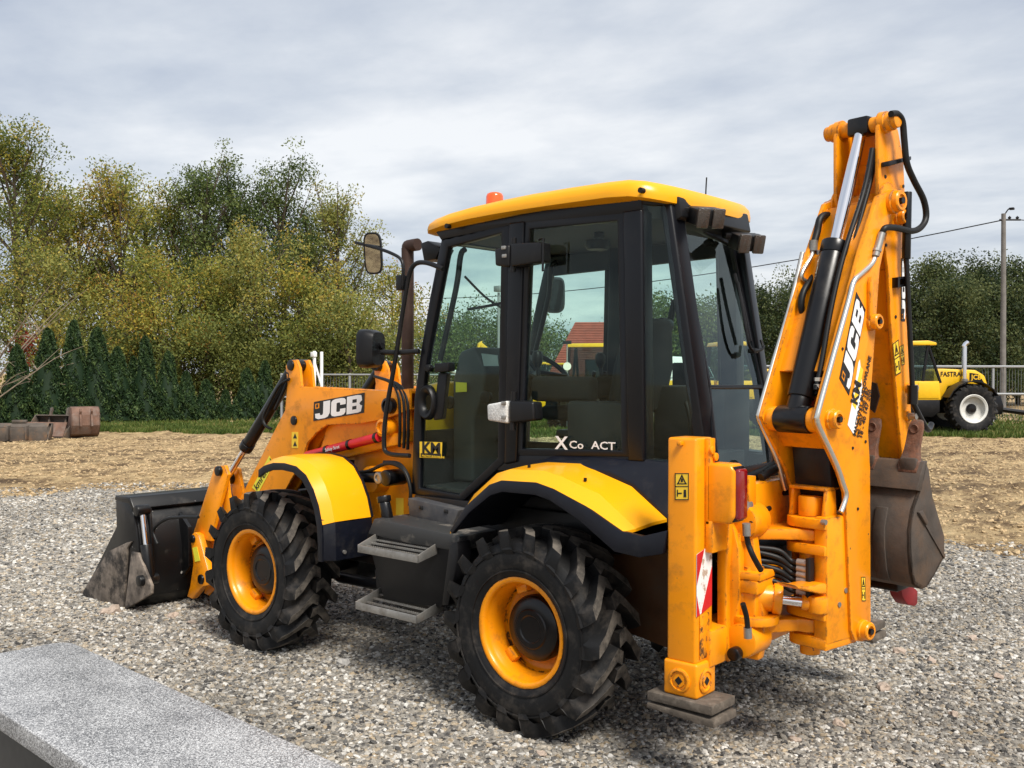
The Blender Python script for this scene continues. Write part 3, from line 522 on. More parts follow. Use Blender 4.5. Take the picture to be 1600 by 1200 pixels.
# ---- wheels
LUGT = mat('dusty_lug_rubber', (.030, .026, .022), .8, var=.4, vscale=20, dirt=(.14, .12, .098), dscale=10, damt=.85, dlo=.42, dhi=.62, bump=.2, bscale=80)
def make_wheel():
    root = MB().lathe((0, 0, 0), (0, 1, 0), [(.146, .250), (.150, .262), (.146, .271), (.136, .268), (.128, .252), (.11, .246), (.098, .236), (.02, .232), (-.02, .224), (-.035, .205), (-.03, .15), (-.03, .09), (-.05, .09), (-.05, .215), (-.14, .25), (-.145, .27), (-.15, .262), (-.15, .24), (-.06, .235), (.02, .222), (.09, .226), (.105, .236), (.12, .240), (.14, .243)], n=48, closed=True).build('wheel', YEL, None, ang=50)
    P = [(-.13, .258), (-.152, .28), (-.168, .33), (-.172, .38), (-.163, .415), (-.140, .440), (-.10, .450), (0, .455), (.10, .450), (.140, .440), (.163, .415), (.172, .38), (.168, .33), (.152, .28), (.13, .258)]
    T = MB().lathe((0, 0, 0), (0, 1, 0), P, n=72, closed=True)
    for rr_ in (.305, .40):              # raised rings on the sidewalls
        for s in (1, -1): T.lathe((0, s*(.161 if rr_ < .35 else .168), 0), (0, 1, 0), [(-.012, rr_-.006), (s*.004+0.002, rr_-.003), (s*.004+.002, rr_+.003), (-.012, rr_+.006)], n=64, closed=True)
    nl = 18; LT = MB()
    for s in (1, -1):
        for i in range(nl):
            t0 = 2*math.pi*(i+(.5 if s < 0 else 0))/nl; rings = []
            #        axial   base r  top r   twist  half-width
            for a, rb, rt, tw, hw in ((.172, .385, .402, .07, .027), (.1800, .41, .465, .035, .034), (.168, .43, .497, .0, .037), (.12, .435, .503, -.085, .037), (.070, .44, .505, -.20, .036), (.030, .44, .505, -.27, .040), (-.015, .44, .503, -.22, .040)):
                tc_ = t0+tw; h = hw/.5; skew = .012
                q = []
                for (rr_, dt) in ((rb, -h*1.25), (rt, -h*.8), (rt, h*.8), (rb, h*1.25)):
                    q.append(Vector((rr_*math.cos(tc_+dt), s*a, rr_*math.sin(tc_+dt))))
                rings.append(q)
            T.loft(rings)
            LT.loft([[r_[1]+(r_[1]+r_[2]).normalized()*.0015, r_[2]+(r_[1]+r_[2]).normalized()*.0015, r_[2]*.985, r_[1]*.985] for r_ in rings[2:]])
    ty = T.build('tyre', TYRE, root, ang=32); tag(LT.build('lug_tops', LUGT, root, ang=32), kind='stuff')
    H = MB().lathe((0, 0, 0), (0, 1, 0), [(-.06, .16), (.02, .165), (.045, .155), (.058, .135), (.060, .10), (.066, .094), (.066, .07), (.060, .064), (.060, 0.0)], n=40); H.build('hub', BLKP, root, ang=30)
    for k in range(3):
        a = k*2.1+1.25; M_ = Matrix.Rotation(-a, 3, 'Y')
        MB().box(M_ @ Vector((.205, .035, 0)), (.05, .05, .075), M_).build('rim_lug', YEL, root, bevel=.012)
    return root
w0 = make_wheel(); w0.parent = DIG; w0.location = (0, .784, .5); w0['label'] = 'rear wheel on the near side'
for (x, y, rz, ry, lab) in ((WB, .784, 0, .2, 'front wheel on the near side'), (0, -.784, math.pi, .1, 'rear wheel on the far side'), (WB, -.784, math.pi, .4, 'front wheel on the far side')):
    c = copy_tree(w0, DIG); c.location = (x, y, .5); c.rotation_euler = (0, ry, rz); c['label'] = lab
# ---- chassis
boxy('chassis_frame', -.95, 2.7, -.32, .32, .52, .92, BLKP)
for x in (0, WB): MB().cyl((x, -.66, .5), (x, .66, .5), .10, n=20).cyl((x, -.2, .5), (x, .2, .5), .19, n=20).build('axle', BLKP, DIG)
boxy('engine_block', 1.3, 2.3, -.34, .34, .70, 1.25, BLKP)
MB().tube([(1.9, .5, .45), (1.2, .52, .46), (.6, .5, .47)], .035).build('drive_guard', BLKP, DIG)
# ---- front mudguard (curved sheet between y .57 and .93)
def front_guard(sgn):
    arc = [(2.165, 1.195), (2.10, 1.225), (2.00, 1.247), (1.88, 1.250), (1.76, 1.235), (1.66, 1.185), (1.585, 1.10), (1.53, 1.00), (1.495, .885)]
    yo, yi = .905*sgn, .585*sgn
    g = []
    for i, (x, z) in enumerate(arc):
        nx, nz = x-2.2, z-.62; l = math.hypot(nx, nz); nx /= l; nz /= l
        g.append([(x-nx*.045, .93*sgn, z-nz*.045), (x, .865*sgn, z), (x+nx*.006, .75*sgn, z+nz*.006), (x, yi, z)])
    o = MB().sheet(g, lambda q: Vector((2.2-q.x, 0, .62-q.z)).normalized()*.012).build('front_mudguard', YELF, DIG, ang=25)
    e_ = []
    full = arc+[(1.488, .78), (1.485, .655)]
    for i, (x, z) in enumerate(full):
        nx, nz = x-2.2, z-.62; l = math.hypot(nx, nz); nx /= l; nz /= l; wd = .045 if i < 9 else .04
        a = Vector((x-nx*.045, .932*sgn, z-nz*.045)); b = a-Vector((nx, 0, nz))*wd; s_ = Vector((0, -.02*sgn, 0))
        e_.append([a+Vector((nx, 0, nz))*.006, b, b+s_, a+s_])
    MB().loft(e_).build('edge_trim', NAVY, o, bevel=.003)
    e_ = []
    for i, (x, z) in enumerate(arc):
        nx, nz = x-2.2, z-.62; l = math.hypot(nx, nz); nx /= l; nz /= l
        a = Vector((x+nx*.008, yi, z+nz*.008)); b = a-Vector((nx, 0, nz))*.05; s_ = Vector((0, -.015*sgn, 0))
        e_.append([a, b, b+s_, a+s_])
    MB().loft(e_).build('inner_trim', NAVY, o)
    MB().sheet([[(1.545, .93*sgn, .905), (1.496, .86*sgn, .885), (1.496, yi-.01*sgn, .885)], [(1.53, .93*sgn, .66), (1.487, .86*sgn, .655), (1.487, yi-.01*sgn, .655)]], (.014, 0, 0)).build('mud_flap', NAVY, o, bevel=.003)
    for y in (.80, .63): MB().cyl((1.49, y*sgn, .70), (1.478, y*sgn, .70), .012, n=10).build('bolt', STL, o)
    MB().box((1.9, .5*sgn, .95), (.06, .2, .5)).build('mudguard_bracket', BLKP, o)
front_guard(1); front_guard(-1)
# ---- rear mudguard
def rear_guard(sgn):
    # arch at the outer crease, built for a wheel at the origin
    arc = [(.475, .945), (.36, 1.085), (.20, 1.205), (.12, 1.232), (-.10, 1.238), (-.21, 1.215), (-.40, 1.150), (-.60, 1.055)]
    top = [(.50, .985), (.395, 1.125), (.235, 1.262), (.13, 1.300), (-.12, 1.318), (-.26, 1.298), (-.44, 1.215), (-.685, 1.065)]
    g = []; tr = []
    for i, ((x, z), (x2, z2)) in enumerate(zip(arc, top)):
        z2 = z+.055 if i < 7 else z+.012
        x2 = x+(.010 if i < 3 else -.03 if i > 5 else 0)
        g.append([(x, .93*sgn, z), (x2, .86*sgn, z2), (x2, .72*sgn, z2+.012), (x2, .53*sgn, z2+.016)])
    o = MB().sheet(g, (0, 0, -.014)).build('rear_mudguard', YELF, DIG, ang=22)
    low = [(.455, .935), (.335, 1.055), (.19, 1.155), (.11, 1.18), (-.10, 1.182), (-.19, 1.165), (-.37, 1.085), (-.565, .965), (-.70, .955), (-.82, .985)]
    hi = arc+[(-.71, 1.045), (-.84, 1.085)]
    r_ = []
    for (x, z), (x2, z2) in zip(low, hi):
        r_.append([(x2, .934*sgn, z2+.004), (x, .938*sgn, z), (x, .905*sgn, z), (x2, .90*sgn, z2+.004)])
    MB().loft(r_).build('edge_trim', NAVY, o, bevel=.004)
    # inner arch liner and rear lip
    r_ = [[(x, .91*sgn, z-.002), (x, .45*sgn, z-.002), (x, .45*sgn, z-.02), (x, .91*sgn, z-.02)] for x, z in [(a[0], a[1]+.035) for a in low]]
    MB().loft(r_).build('arch_liner', NAVY, o)
    for x, z in ((.05, 1.303), (-.30, 1.262)): MB().cyl((x, .80*sgn, z-.01), (x, .80*sgn, z+.006), .008, n=8).build('rivet', BLK, o)
    return o
rear_guard(1); rear_guard(-1)
SHADE_MUD = mat('shaded_muddy_paint', (.085, .032, .007), .8, var=.3, dirt=(.05, .04, .03), dscale=4, damt=.7)  # yellow panel paint darkened to stand for wheel-arch shade, with dirt on top
# navy shoulder between cab and rear mudguard
for s in (1, -1):
    r_ = []
    for x, z, zt in ((.50, .98, 1.06), (.40, 1.10, 1.20), (.24, 1.245, 1.30), (.12, 1.285, 1.335), (-.12, 1.295, 1.345), (-.30, 1.285, 1.345), (-.45, 1.23, 1.345), (-.70, 1.04, 1.33), (-.84, .99, 1.31)):
        r_.append([(x, .60*s, z-.05), (x, .60*s, z), (x, .50*s, zt), (x, .40*s, zt), (x, .40*s, z-.05)])
    MB().loft(r_).build('body_shoulder', NAVY, DIG, bevel=.006)
    MB().prism([(.30, .44*s, .55), (.30, .44*s, 1.24), (-.95, .44*s, 1.24), (-.95, .44*s, .62), (-.55, .44*s, .42)], (0, -.03*s, 0)).build('wheel_arch_panel', SHADE_MUD, DIG)
# ---- side tank with steps
tank = MB().prism(PY([(572, 836), (584, 812), (640, 826), (714, 842), (716, 868), (690, 950), (600, 940), (586, 890)], .80), (0, -.42, 0)).build('side_tank', BLK, DIG, bevel=.012)
MB().prism(PY([(574, 834), (584, 810), (718, 838), (716, 862), (640, 850)], .815), (0, -.36, 0)).build('tank_lid', mat('scuffed_lid', (.03, .03, .03), .5, dirt=(.33, .29, .24), dscale=5, damt=.7, dlo=.52, dhi=.7), tank, bevel=.01)
c0 = U(606, 812, 'y', .72); MB().cyl(c0, c0+Vector((.03, 0, .10)), .034, n=18).cyl(c0+Vector((.03, 0, .10)), c0+Vector((.038, 0, .135)), .042, n=18).build('filler_cap', BLKP, tank, bevel=.004)
plate('front_splash_strip', [(702, 850), (714, 846), (716, 868), (700, 946), (690, 946)], .90, .10, BLK, tank, .006)
def step(z, y0, y1, x0, x1):
    bar = .012
    o = MB().prism([(x0, y1, z+.03), (x1, y1, z+.03), (x1, y1, z-.012), (x0, y1, z-.012)], (0, -.006, 0)).build('step', STL, DIG, bevel=.002)
    for x in (x0, x1):
        MB().prism([(x, y0, z+.085), (x, y1, z+.03), (x, y1, z-.012), (x, y0, z+.02)], (.006 if x == x0 else -.006, 0, 0)).build('side_rail', STL, o, bevel=.002)
    z0_ = z
    for k in range(4):
        y = y0+.02+(y1-y0-.05)*k/3; z = z0_+.04*(3-k)/3; T = MB().box(((x0+x1)/2, y, z), (x1-x0-.014, bar, .008)); n = int((x1-x0)/.017)
        for i in range(n): xx = x0+.012+i*.017; T.box((xx, y, z+.005), (.008, .010, .004))
        T.build('grip_bar', STL, o)
    return o
step(.765, .785, .945, .70, 1.195); step(.44, .74, .945, .71, 1.215)
plate('lower_step_bracket', [(585, 890), (690, 905), (690, 950), (660, 960), (590, 935)], .745, .03, BLK)
# ---- door sill
sill = plate('door_sill', [(637, 778), (717, 797), (703, 830), (640, 818)], .60, .16, mat('sill_plastic', (.05, .05, .055), .5, dirt=(.2, .18, .15), dscale=6, damt=.4), bevel=.006)
for a, b in ((658, 793), (697, 799)):
    q = U(a, b, 'y', .602); MB().box(q, (.03, .008, .022)).build('slot', BPR, sill, bevel=.003)
boxy('underfloor', -.3, 1.18, -.5, .52, .86, 1.04, BLK)
# ---- bonnet
bn = MB().loft([[(1.25, -.36, 1.20), (1.25, .36, 1.20), (1.25, .36, 1.60), (1.25, .22, 1.72), (1.25, -.22, 1.72), (1.25, -.36, 1.60)], [(2.45, -.33, 1.0), (2.45, .33, 1.0), (2.45, .33, 1.42), (2.45, .2, 1.50), (2.45, -.2, 1.50), (2.45, -.33, 1.42)], [(2.75, -.30, 1.0), (2.75, .30, 1.0), (2.75, .28, 1.30), (2.75, .18, 1.34), (2.75, -.18, 1.34), (2.75, -.28, 1.30)]]).build('bonnet', YELF, DIG, bevel=.03, seg=3)
MB().box((2.77, 0, 1.1), (.05, .5, .35)).build('radiator_grille', BLK, bn)
# ---- loader arms
def arm_outline(): return [(471, 604), (604, 611), (640, 607), (640, 640), (600, 655), (560, 662), (510, 664), (494, 676), (480, 692), (474, 712), (470, 722), (440, 775), (396, 830), (352, 905), (322, 905), (300, 932), (292, 925), (300, 880), (330, 820), (376, 776), (445, 641), (449, 600), (446, 572), (452, 563), (463, 562), (468, 575)]
ARMY = .46
def loader_arm(sgn):
    th = .022
    if sgn > 0: pts = PY(arm_outline(), ARMY)
    else: pts = [Vector((q.x, -q.y, q.z)) for q in PY(arm_outline(), ARMY)]
    o = MB().prism(pts, (0, -th*sgn, 0)).build('loader_arm', YEL, DIG, bevel=.004)
    MB().prism([q-Vector((0, .10*sgn, 0)) for q in pts], (0, -th*sgn, 0)).build('inner_plate', YEL, o, bevel=.004)
    def fl(pix, w=.105):                 # web between the two plates
        a = [Vector((q.x, q.y*sgn, q.z)) for q in PY(pix, ARMY-.018)]; T = MB()
        for p, q in zip(a[:-1], a[1:]): T.prism([p, q, q+(q-p).normalized().cross(Vector((0, 1, 0)))*.014, p+(q-p).normalized().cross(Vector((0, 1, 0)))*.014], (0, -w*sgn, 0))
        return T
    fl([(474, 608), (640, 611)]).build('top_web', YEL, o); fl([(640, 640), (560, 660), (512, 663)]).build('lower_web', YEL, o); fl([(449, 645), (380, 778), (335, 822)]).build('front_web', YEL, o)
    for (a, b, r) in ((455, 571, .036), (460, 657, .032), (313, 925, .03), (341, 736, 0)):
        if r:
            q = U(a, b, 'y', ARMY); y = q.y*sgn; MB().cyl((q.x, y-.16*sgn, q.z), (q.x, y+.012*sgn, q.z), r, n=18).build('pivot_pin', BLKP, o, bevel=.004)
    # lower beam and red ram along the arm, boss at the rear pivot
    lo = [Vector((q.x, q.y*sgn, q.z)) for q in PY([(472, 708), (640, 672), (640, 690), (512, 722), (470, 724)], ARMY-.02)]
    MB().prism(lo, (0, -.09*sgn, 0)).build('lower_beam', YEL, o, bevel=.004)
    a = U(480, 712, 'y', ARMY+.03); b = U(592, 683, 'y', ARMY+.03); a.y *= sgn; b.y *= sgn
    rr_ = MB().cyl(a, b, .030, n=18).build('red_ram', RED, o, bevel=.003)
    for u in (.30, .62, .98): c = a.lerp(b, u); d = (b-a).normalized(); MB().cyl(c-d*.012, c+d*.012, .034, n=18).build('ram_clamp', BLKP, rr_)
    if sgn > 0: text_mesh('ram_lettering', 'Safety Strut', .032, U(508, 706, 'y', ARMY+.0615), b-a, (0, 0, 1), WHT, rr_)
    # wedge web behind the decal
    wd = [Vector((q.x, q.y*sgn, q.z)) for q in PY([(512, 664), (640, 640), (640, 676), (500, 706)], ARMY-.05)]
    MB().prism(wd, (0, -.02*sgn, 0)).build('wedge_plate', YEL, o)
    for (a, b, r) in ((612, 634, .05), (604, 668, .055)):
        q = U(a, b, 'y', ARMY); MB().lathe((q.x, (q.y+.012)*sgn, q.z), (0, sgn, 0), [(-.1, r), (.03, r), (.036, r*.7), (.02, r*.6), (.02, 0)], n=24).build('rear_boss', YEL if r > .052 else BLKP, o, ang=30)
    return o
la = loader_arm(1); loader_arm(-1)
# tower that carries the arms
for s in (1, -1):
    pts = PY([(600, 615), (650, 612), (650, 770), (640, 830), (575, 818), (575, 760), (548, 742), (560, 690), (600, 655)], .36)
    MB().prism([Vector((q.x, q.y*s, q.z)) for q in pts], (0, -.05*s, 0)).build('loader_tower', YEL, DIG, bevel=.006)
q = U(590, 748, 'y', .40); MB().cyl((q.x, .30, q.z), (q.x, .47, q.z), .085, n=28).build('ram_boss', YEL, DIG, bevel=.008)
a = U(528, 744, 'y', .50); b = U(612, 746, 'y', .50)
lr = MB().cyl(a, b, .036, n=20).build('lift_ram', BLKP, DIG, bevel=.003); MB().cyl(b+Vector((0, .055, 0)), b-Vector((0, .1, 0)), .05, n=22).build('ram_eye', BLKP, lr, bevel=.006); c = U(590, 747, 'y', .555); MB().lathe(c, (0, 1, 0), [(-.1, .036), (0, .036), (.004, .028), (.004, .02), (-.004, .018), (-.004, 0)], n=20).build('ram_pin', STL, lr)
MB().tube([U(*q_, 'y', .52) for q_ in ((556, 738), (576, 736), (606, 724), (630, 734), (641, 762), (640, 790))], .011).build('hose', RUB, DIG)
MB().tube([U(*q_, 'y', .50) for q_ in ((600, 722), (622, 724), (636, 740), (645, 770))], .011).build('hose', RUB, DIG)
for (x0, y0) in ((619, 598), (626, 600), (632, 602)): MB().tube([U(x0-34, y0-10, 'y', .40), U(x0-8, y0, 'y', .44), U(x0+4, y0+22, 'y', .46), U(x0+6, y0+60, 'y', .46), U(x0+5, y0+100, 'y', .44)], .010).build('hose', RUB, DIG)
for a_, b_ in ((626, 778), ): 
    q = PY([(619, 778), (631, 778), (631, 805), (619, 805)], .362); MB().prism(q, (0, .002, 0)).build('warning_sticker', YST, DIG)
# ---- bucket linkage on the near arm (tilt ram, lever, link, hitch) - mirrored for the far arm
def linkage(sgn):
    y = .43
    def P(px, py, yy=y): q = U(px, py, 'y', yy); return Vector((q.x, q.y*sgn, q.z))
    yv = Vector((0, sgn, 0))
    a = P(463, 570, .40); b = P(355, 748, .40); d = (b-a).normalized(); Lr = (b-a).length
    o = MB().cyl(a, a+d*Lr*.70, .046, n=22).cyl(a+d*Lr*.67, a+d*Lr*.72, .052, n=22).build('tilt_ram', BLKP, DIG, bevel=.004)
    MB().cyl(a+d*Lr*.7, b, .022, n=16).build('ram_rod', CHR, o)
    MB().cyl(b-yv*.07, b+yv*.05, .042, n=18).build('rod_eye', BLKP, o, bevel=.005)
    MB().cyl(a-yv*.1, a+yv*.05, .038, n=18).build('ram_eye', BLKP, o, bevel=.005)
    MB().tube([P(452, 592, .47), P(437, 602, .48), P(424, 625, .48), P(412, 650, .48), P(414, 664, .48), P(424, 670, .47)], .010).build('hose', RUB, o)
    MB().tube([P(430, 640, .45), P(452, 590, .45), P(447, 582, .45)], .012).build('feed_pipe', BLKP, o)
    l1 = [P(*q, .57) for q in ((335, 729), (350, 727), (356, 742), (330, 838), (330, 846), (304, 842), (302, 832))]
    MB().prism(l1, yv*-.03).build('tip_link', YEL, DIG, bevel=.005)
    l2 = [P(*q, .36) for q in ((364, 729), (372, 732), (380, 778), (366, 790), (358, 745))]
    MB().prism(l2, yv*-.03).build('lever', YEL, DIG, bevel=.005)
    l3 = [P(*q, .53) for q in ((342, 738), (352, 735), (360, 800), (350, 806))]
    MB().prism(l3, yv*-.03).build('lever', YEL, DIG, bevel=.005)
    p = P(341, 736, .585); MB().cyl(p-yv*.07, p+yv*.012, .036, n=18).build('pivot_pin', BLKP, DIG, bevel=.004)
    h = [P(*q, .62) for q in ((297, 838), (303, 832), (310, 836), (327, 900), (334, 912), (316, 917), (300, 936), (292, 932), (297, 915), (302, 880))]
    hh = MB().prism(h, yv*-.05).build('quick_hitch', YEL, DIG, bevel=.006)
    MB().prism([q-yv*.14 for q in h], yv*-.05).build('hitch_plate', YEL, hh, bevel=.006)
    for (px, py, r) in ((302, 842, .030), (315, 905, .036)):
        p = P(px, py, .62); MB().cyl(p-yv*.24, p+yv*.014, r, n=18).build('pivot_pin', BLKP, hh, bevel=.004)
    MB().prism([P(*q, .622) for q in ((301, 856), (308, 854), (313, 876), (305, 878))], yv*.002).build('warning_sticker', YST2, hh)
    return o
linkage(1); linkage(-1)
MB().tube([(3.55, -.46, .48), (3.55, .46, .48)], .045).build('hitch_cross_tube', YEL, DIG)
# ---- loader bucket (black, four-in-one)
bk = [(3.84, .775), (3.76, .66), (3.71, .45), (3.70, .25), (3.74, .10), (3.82, .02), (3.95, .0), (4.62, .005), (4.62, .03), (3.97, .035), (3.85, .055), (3.77, .14), (3.735, .27), (3.745, .44), (3.79, .63), (3.87, .745)]
bo = MB().prism([(x, -.88, z) for x, z in bk], (0, 1.76, 0)).build('loader_bucket', BKT, DIG, bevel=.006)
for s in (1, -1):
    MB().prism([(4.06, .895*s, .80), (3.84, .895*s, .80), (3.77, .895*s, .66), (3.72, .895*s, .45), (3.71, .895*s, .2), (3.78, .895*s, .03), (3.93, .895*s, -.005), (4.62, .895*s, .005), (4.45, .895*s, .16), (4.05, .895*s, .60)], (0, -.025*s, 0)).build('side_plate', BKT, bo, bevel=.004)
    MB().prism(PY([(205, 846), (197, 848), (168, 862), (128, 926), (134, 936), (160, 947), (193, 953), (198, 857)], .915) if s > 0 else [(4.55, -.915, .05), (3.95, -.915, .05), (3.95, -.915, .42), (4.2, -.915, .42)], (0, -.02*s, 0)).build('clam_side', EDGE, bo, bevel=.006)
    MB().prism(PY([(205, 862), (215, 864), (236, 915), (236, 928), (194, 953)], .925) if s > 0 else [(3.85, -.925, .4), (3.55, -.925, .15), (3.93, -.925, 0)], (0, -.025*s, 0)).build('side_cutter', EDGE, bo, bevel=.006)
    a = U(222, 797, 'y', .87); b = U(234, 905, 'y', .87); a.y *= s; b.y *= s; m_ = a.lerp(b, .5)
    r_ = MB().cyl(m_, b, .04, n=16).build('clam_ram', BKT, bo, bevel=.004); MB().cyl(a, m_, .018, n=12).build('ram_rod', CHR, r_); MB().cyl(a-Vector((0, .05, 0)), a+Vector((0, .05, 0)), .04, n=16).build('ram_eye', BKT, r_, bevel=.004); MB().cyl(b-Vector((0, .06, 0)), b+Vector((0, .09, 0)), .04, n=16).build('ram_eye', BKT, r_, bevel=.004)
    MB().tube([U(*q_, 'y', .82) for q_ in ((310, 808), (282, 808), (258, 812), (240, 828), (246, 850))] if s > 0 else [(3.5, -.5, .6), (3.55, -.8, .6)], .011).build('hose', RUB, bo)
    MB().prism([(3.74, .80*s, .76), (3.83, .80*s, .70), (3.76, .80*s, .16), (3.68, .80*s, .25)], (0, -.02*s, 0)).build('stiffener', BKT, bo, bevel=.004)
MB().prism([(3.78, -.90, .76), (3.84, -.90, .84), (4.06, -.90, .835), (4.07, -.90, .80), (3.86, -.90, .79), (3.80, -.90, .74)], (0, 1.80, 0)).build('top_rail', BKT, bo, bevel=.006)
MB().prism([(4.60, -.90, .0), (4.72, -.90, .0), (4.60, -.90, .035)], (0, 1.80, 0)).build('cutting_edge', EDGE, bo, bevel=.003)
for y in (.55, .15, -.15, -.55): MB().prism([(3.76, y, .70), (3.72, y, .20), (3.62, y, .3), (3.62, y, .6)], (0, -.03, 0)).build('bucket_lug', BKT, bo, bevel=.003)
# ---- lettering plates: heavy wide capitals on a black panel
def logo(parent, org, xd, yd, Wd, Hh, nrm, panel=True, full=False):
    org = Vector(org); X_ = Vector(xd); Y_ = Vector(yd); x = Vector(xd).normalized(); n = Vector(nrm).normalized(); y = Vector(yd); y = (y-n*y.dot(n)).normalized()
    def P(u, v, k): return org+(X_*u+Y_*v if full else x*(u*Wd)+y*(v*Hh))+n*k
    if panel:
        pn = MB().prism([P(*q, .001) for q in ((0, 0), (1, 0), (1, 1), (0, 1))], n*.0015).build('logo_panel', BPR, parent)
    else: pn = parent
    Ls = {'J': [(.13, .93), (.335, .93), (.335, .30), (.30, .12), (.24, .06), (.10, .06), (.045, .14), (.035, .36), (.13, .36), (.135, .26), (.17, .24), (.195, .27), (.20, .35), (.20, .93)][1:],
          'C': [(.645, .60), (.645, .80), (.62, .90), (.57, .94), (.44, .94), (.385, .90), (.36, .80), (.36, .20), (.385, .10), (.44, .06), (.57, .06), (.62, .10), (.645, .20), (.645, .40), (.54, .40), (.54, .30), (.525, .265), (.48, .265), (.465, .30), (.465, .70), (.48, .735), (.525, .735), (.54, .70), (.54, .60)]}
    for k, pts in Ls.items(): MB().prism([P(u, v, .003) for u, v in pts], n*.001).build('letter', WHT, pn)
    outb = [(.67, .06), (.89, .06), (.945, .10), (.965, .20), (.965, .38), (.94, .48), (.91, .51), (.94, .55), (.96, .64), (.96, .80), (.94, .90), (.885, .94), (.67, .94)]
    T = MB()                              # the last letter from bars, so that its two counters stay open
    for r_ in ([(.67, .06), (.775, .06), (.775, .94), (.67, .94)], [(.775, .06), (.89, .06), (.945, .10), (.955, .245), (.775, .245)], [(.775, .755), (.955, .755), (.94, .90), (.885, .94), (.775, .94)], [(.775, .42), (.93, .42), (.91, .51), (.93, .58), (.775, .58)],
               [(.86, .245), (.955, .245), (.965, .38), (.93, .42), (.86, .42)], [(.86, .58), (.93, .58), (.96, .64), (.955, .755), (.86, .755)]): T.prism([P(u, v, .003) for u, v in r_], n*.001)
    T.build('letter', WHT, pn)
    MB().prism([P(u, v, .003) for u, v in ((.035, .62), (.115, .62), (.115, .88), (.035, .88))], n*.001).build('emblem', YEL, pn)
    MB().prism([P(u, v, .0045) for u, v in ((.055, .68), (.095, .68), (.095, .84), (.055, .84))], n*.0006).build('emblem_mark', BPR, pn)
o_ = U(490, 658, 'y', ARMY+.001); t_ = U(569, 645, 'y', ARMY+.001); u_ = U(491, 628, 'y', ARMY+.001)
logo(la, o_, t_-o_, u_-o_, (t_-o_).length, (u_-o_).length, (0, 1, 0))
st = MB().prism(PY([(394, 762), (421, 712), (428, 725), (404, 770)], ARMY+.001), (0, .0015, 0)).build('yellow_sticker', YST2, la)
a = U(401, 767, 'y', ARMY+.004); text_mesh('sticker_lettering', 'kmrent.pl', .075, a, U(428, 722, 'y', ARMY+.004)-a, (1, 0, .35), BPR, st, bold=.01)
q = PY([(456, 675), (466, 675), (466, 700), (456, 700)], ARMY+.001); ws = MB().prism(q, (0, .0015, 0)).build('warning_sticker', YST, la)
for dz in (0, 12): MB().prism(PY([(458, 685+dz), (464, 685+dz), (461, 677+dz)], ARMY+.003), (0, .001, 0)).build('warning_symbol', BPR, ws)
# ================================================================== cab
YC = .51
def ring(outer, inner, vec):            # frame between two outlines with the same number of corners
    n = len(outer); v = Vector(vec); A = [Vector(q) for q in outer]; B = [Vector(q) for q in inner]
    T = MB(); fs = []
    for i in range(n):
        j = (i+1) % n; fs += [(i, j, n+j, n+i), (2*n+i, 3*n+i, 3*n+j, 2*n+j), (i, 2*n+i, 2*n+j, j), (n+i, n+j, 3*n+j, 3*n+i)]
    return T.add(A+B+[q+v for q in A]+[q+v for q in B], fs)
def mirY(pts): return [Vector((q[0], -q[1], q[2])) for q in pts]
CABF = mat('cab_frame_paint', (.0035, .004, .006), .33, spec=.32, dirt=(.04, .036, .03), dscale=7, damt=.15, dlo=.55, dhi=.8)
cabin = boxy('cab_floor', -.55, 1.12, -.48, .48, 1.04, 1.10, DARK)
RP = Vector((-.49, 0, 2.5)); RN = Vector((1, 0, -.225)).normalized()
def RX(px, py): return UP(px, py, RP, RN)
door_o = [(690, 372), (672, 462), (657, 550), (647, 625), (643, 772), (722, 784), (789, 722), (796, 350)]
door_i = [(700, 386), (684, 468), (668, 552), (658, 627), (655, 762), (717, 773), (777, 716), (783, 364)]
win_o = [(815, 346), (978, 330), (984, 714), (803, 712)]
win_i = [(828, 358), (964, 345), (971, 704), (815, 701)]
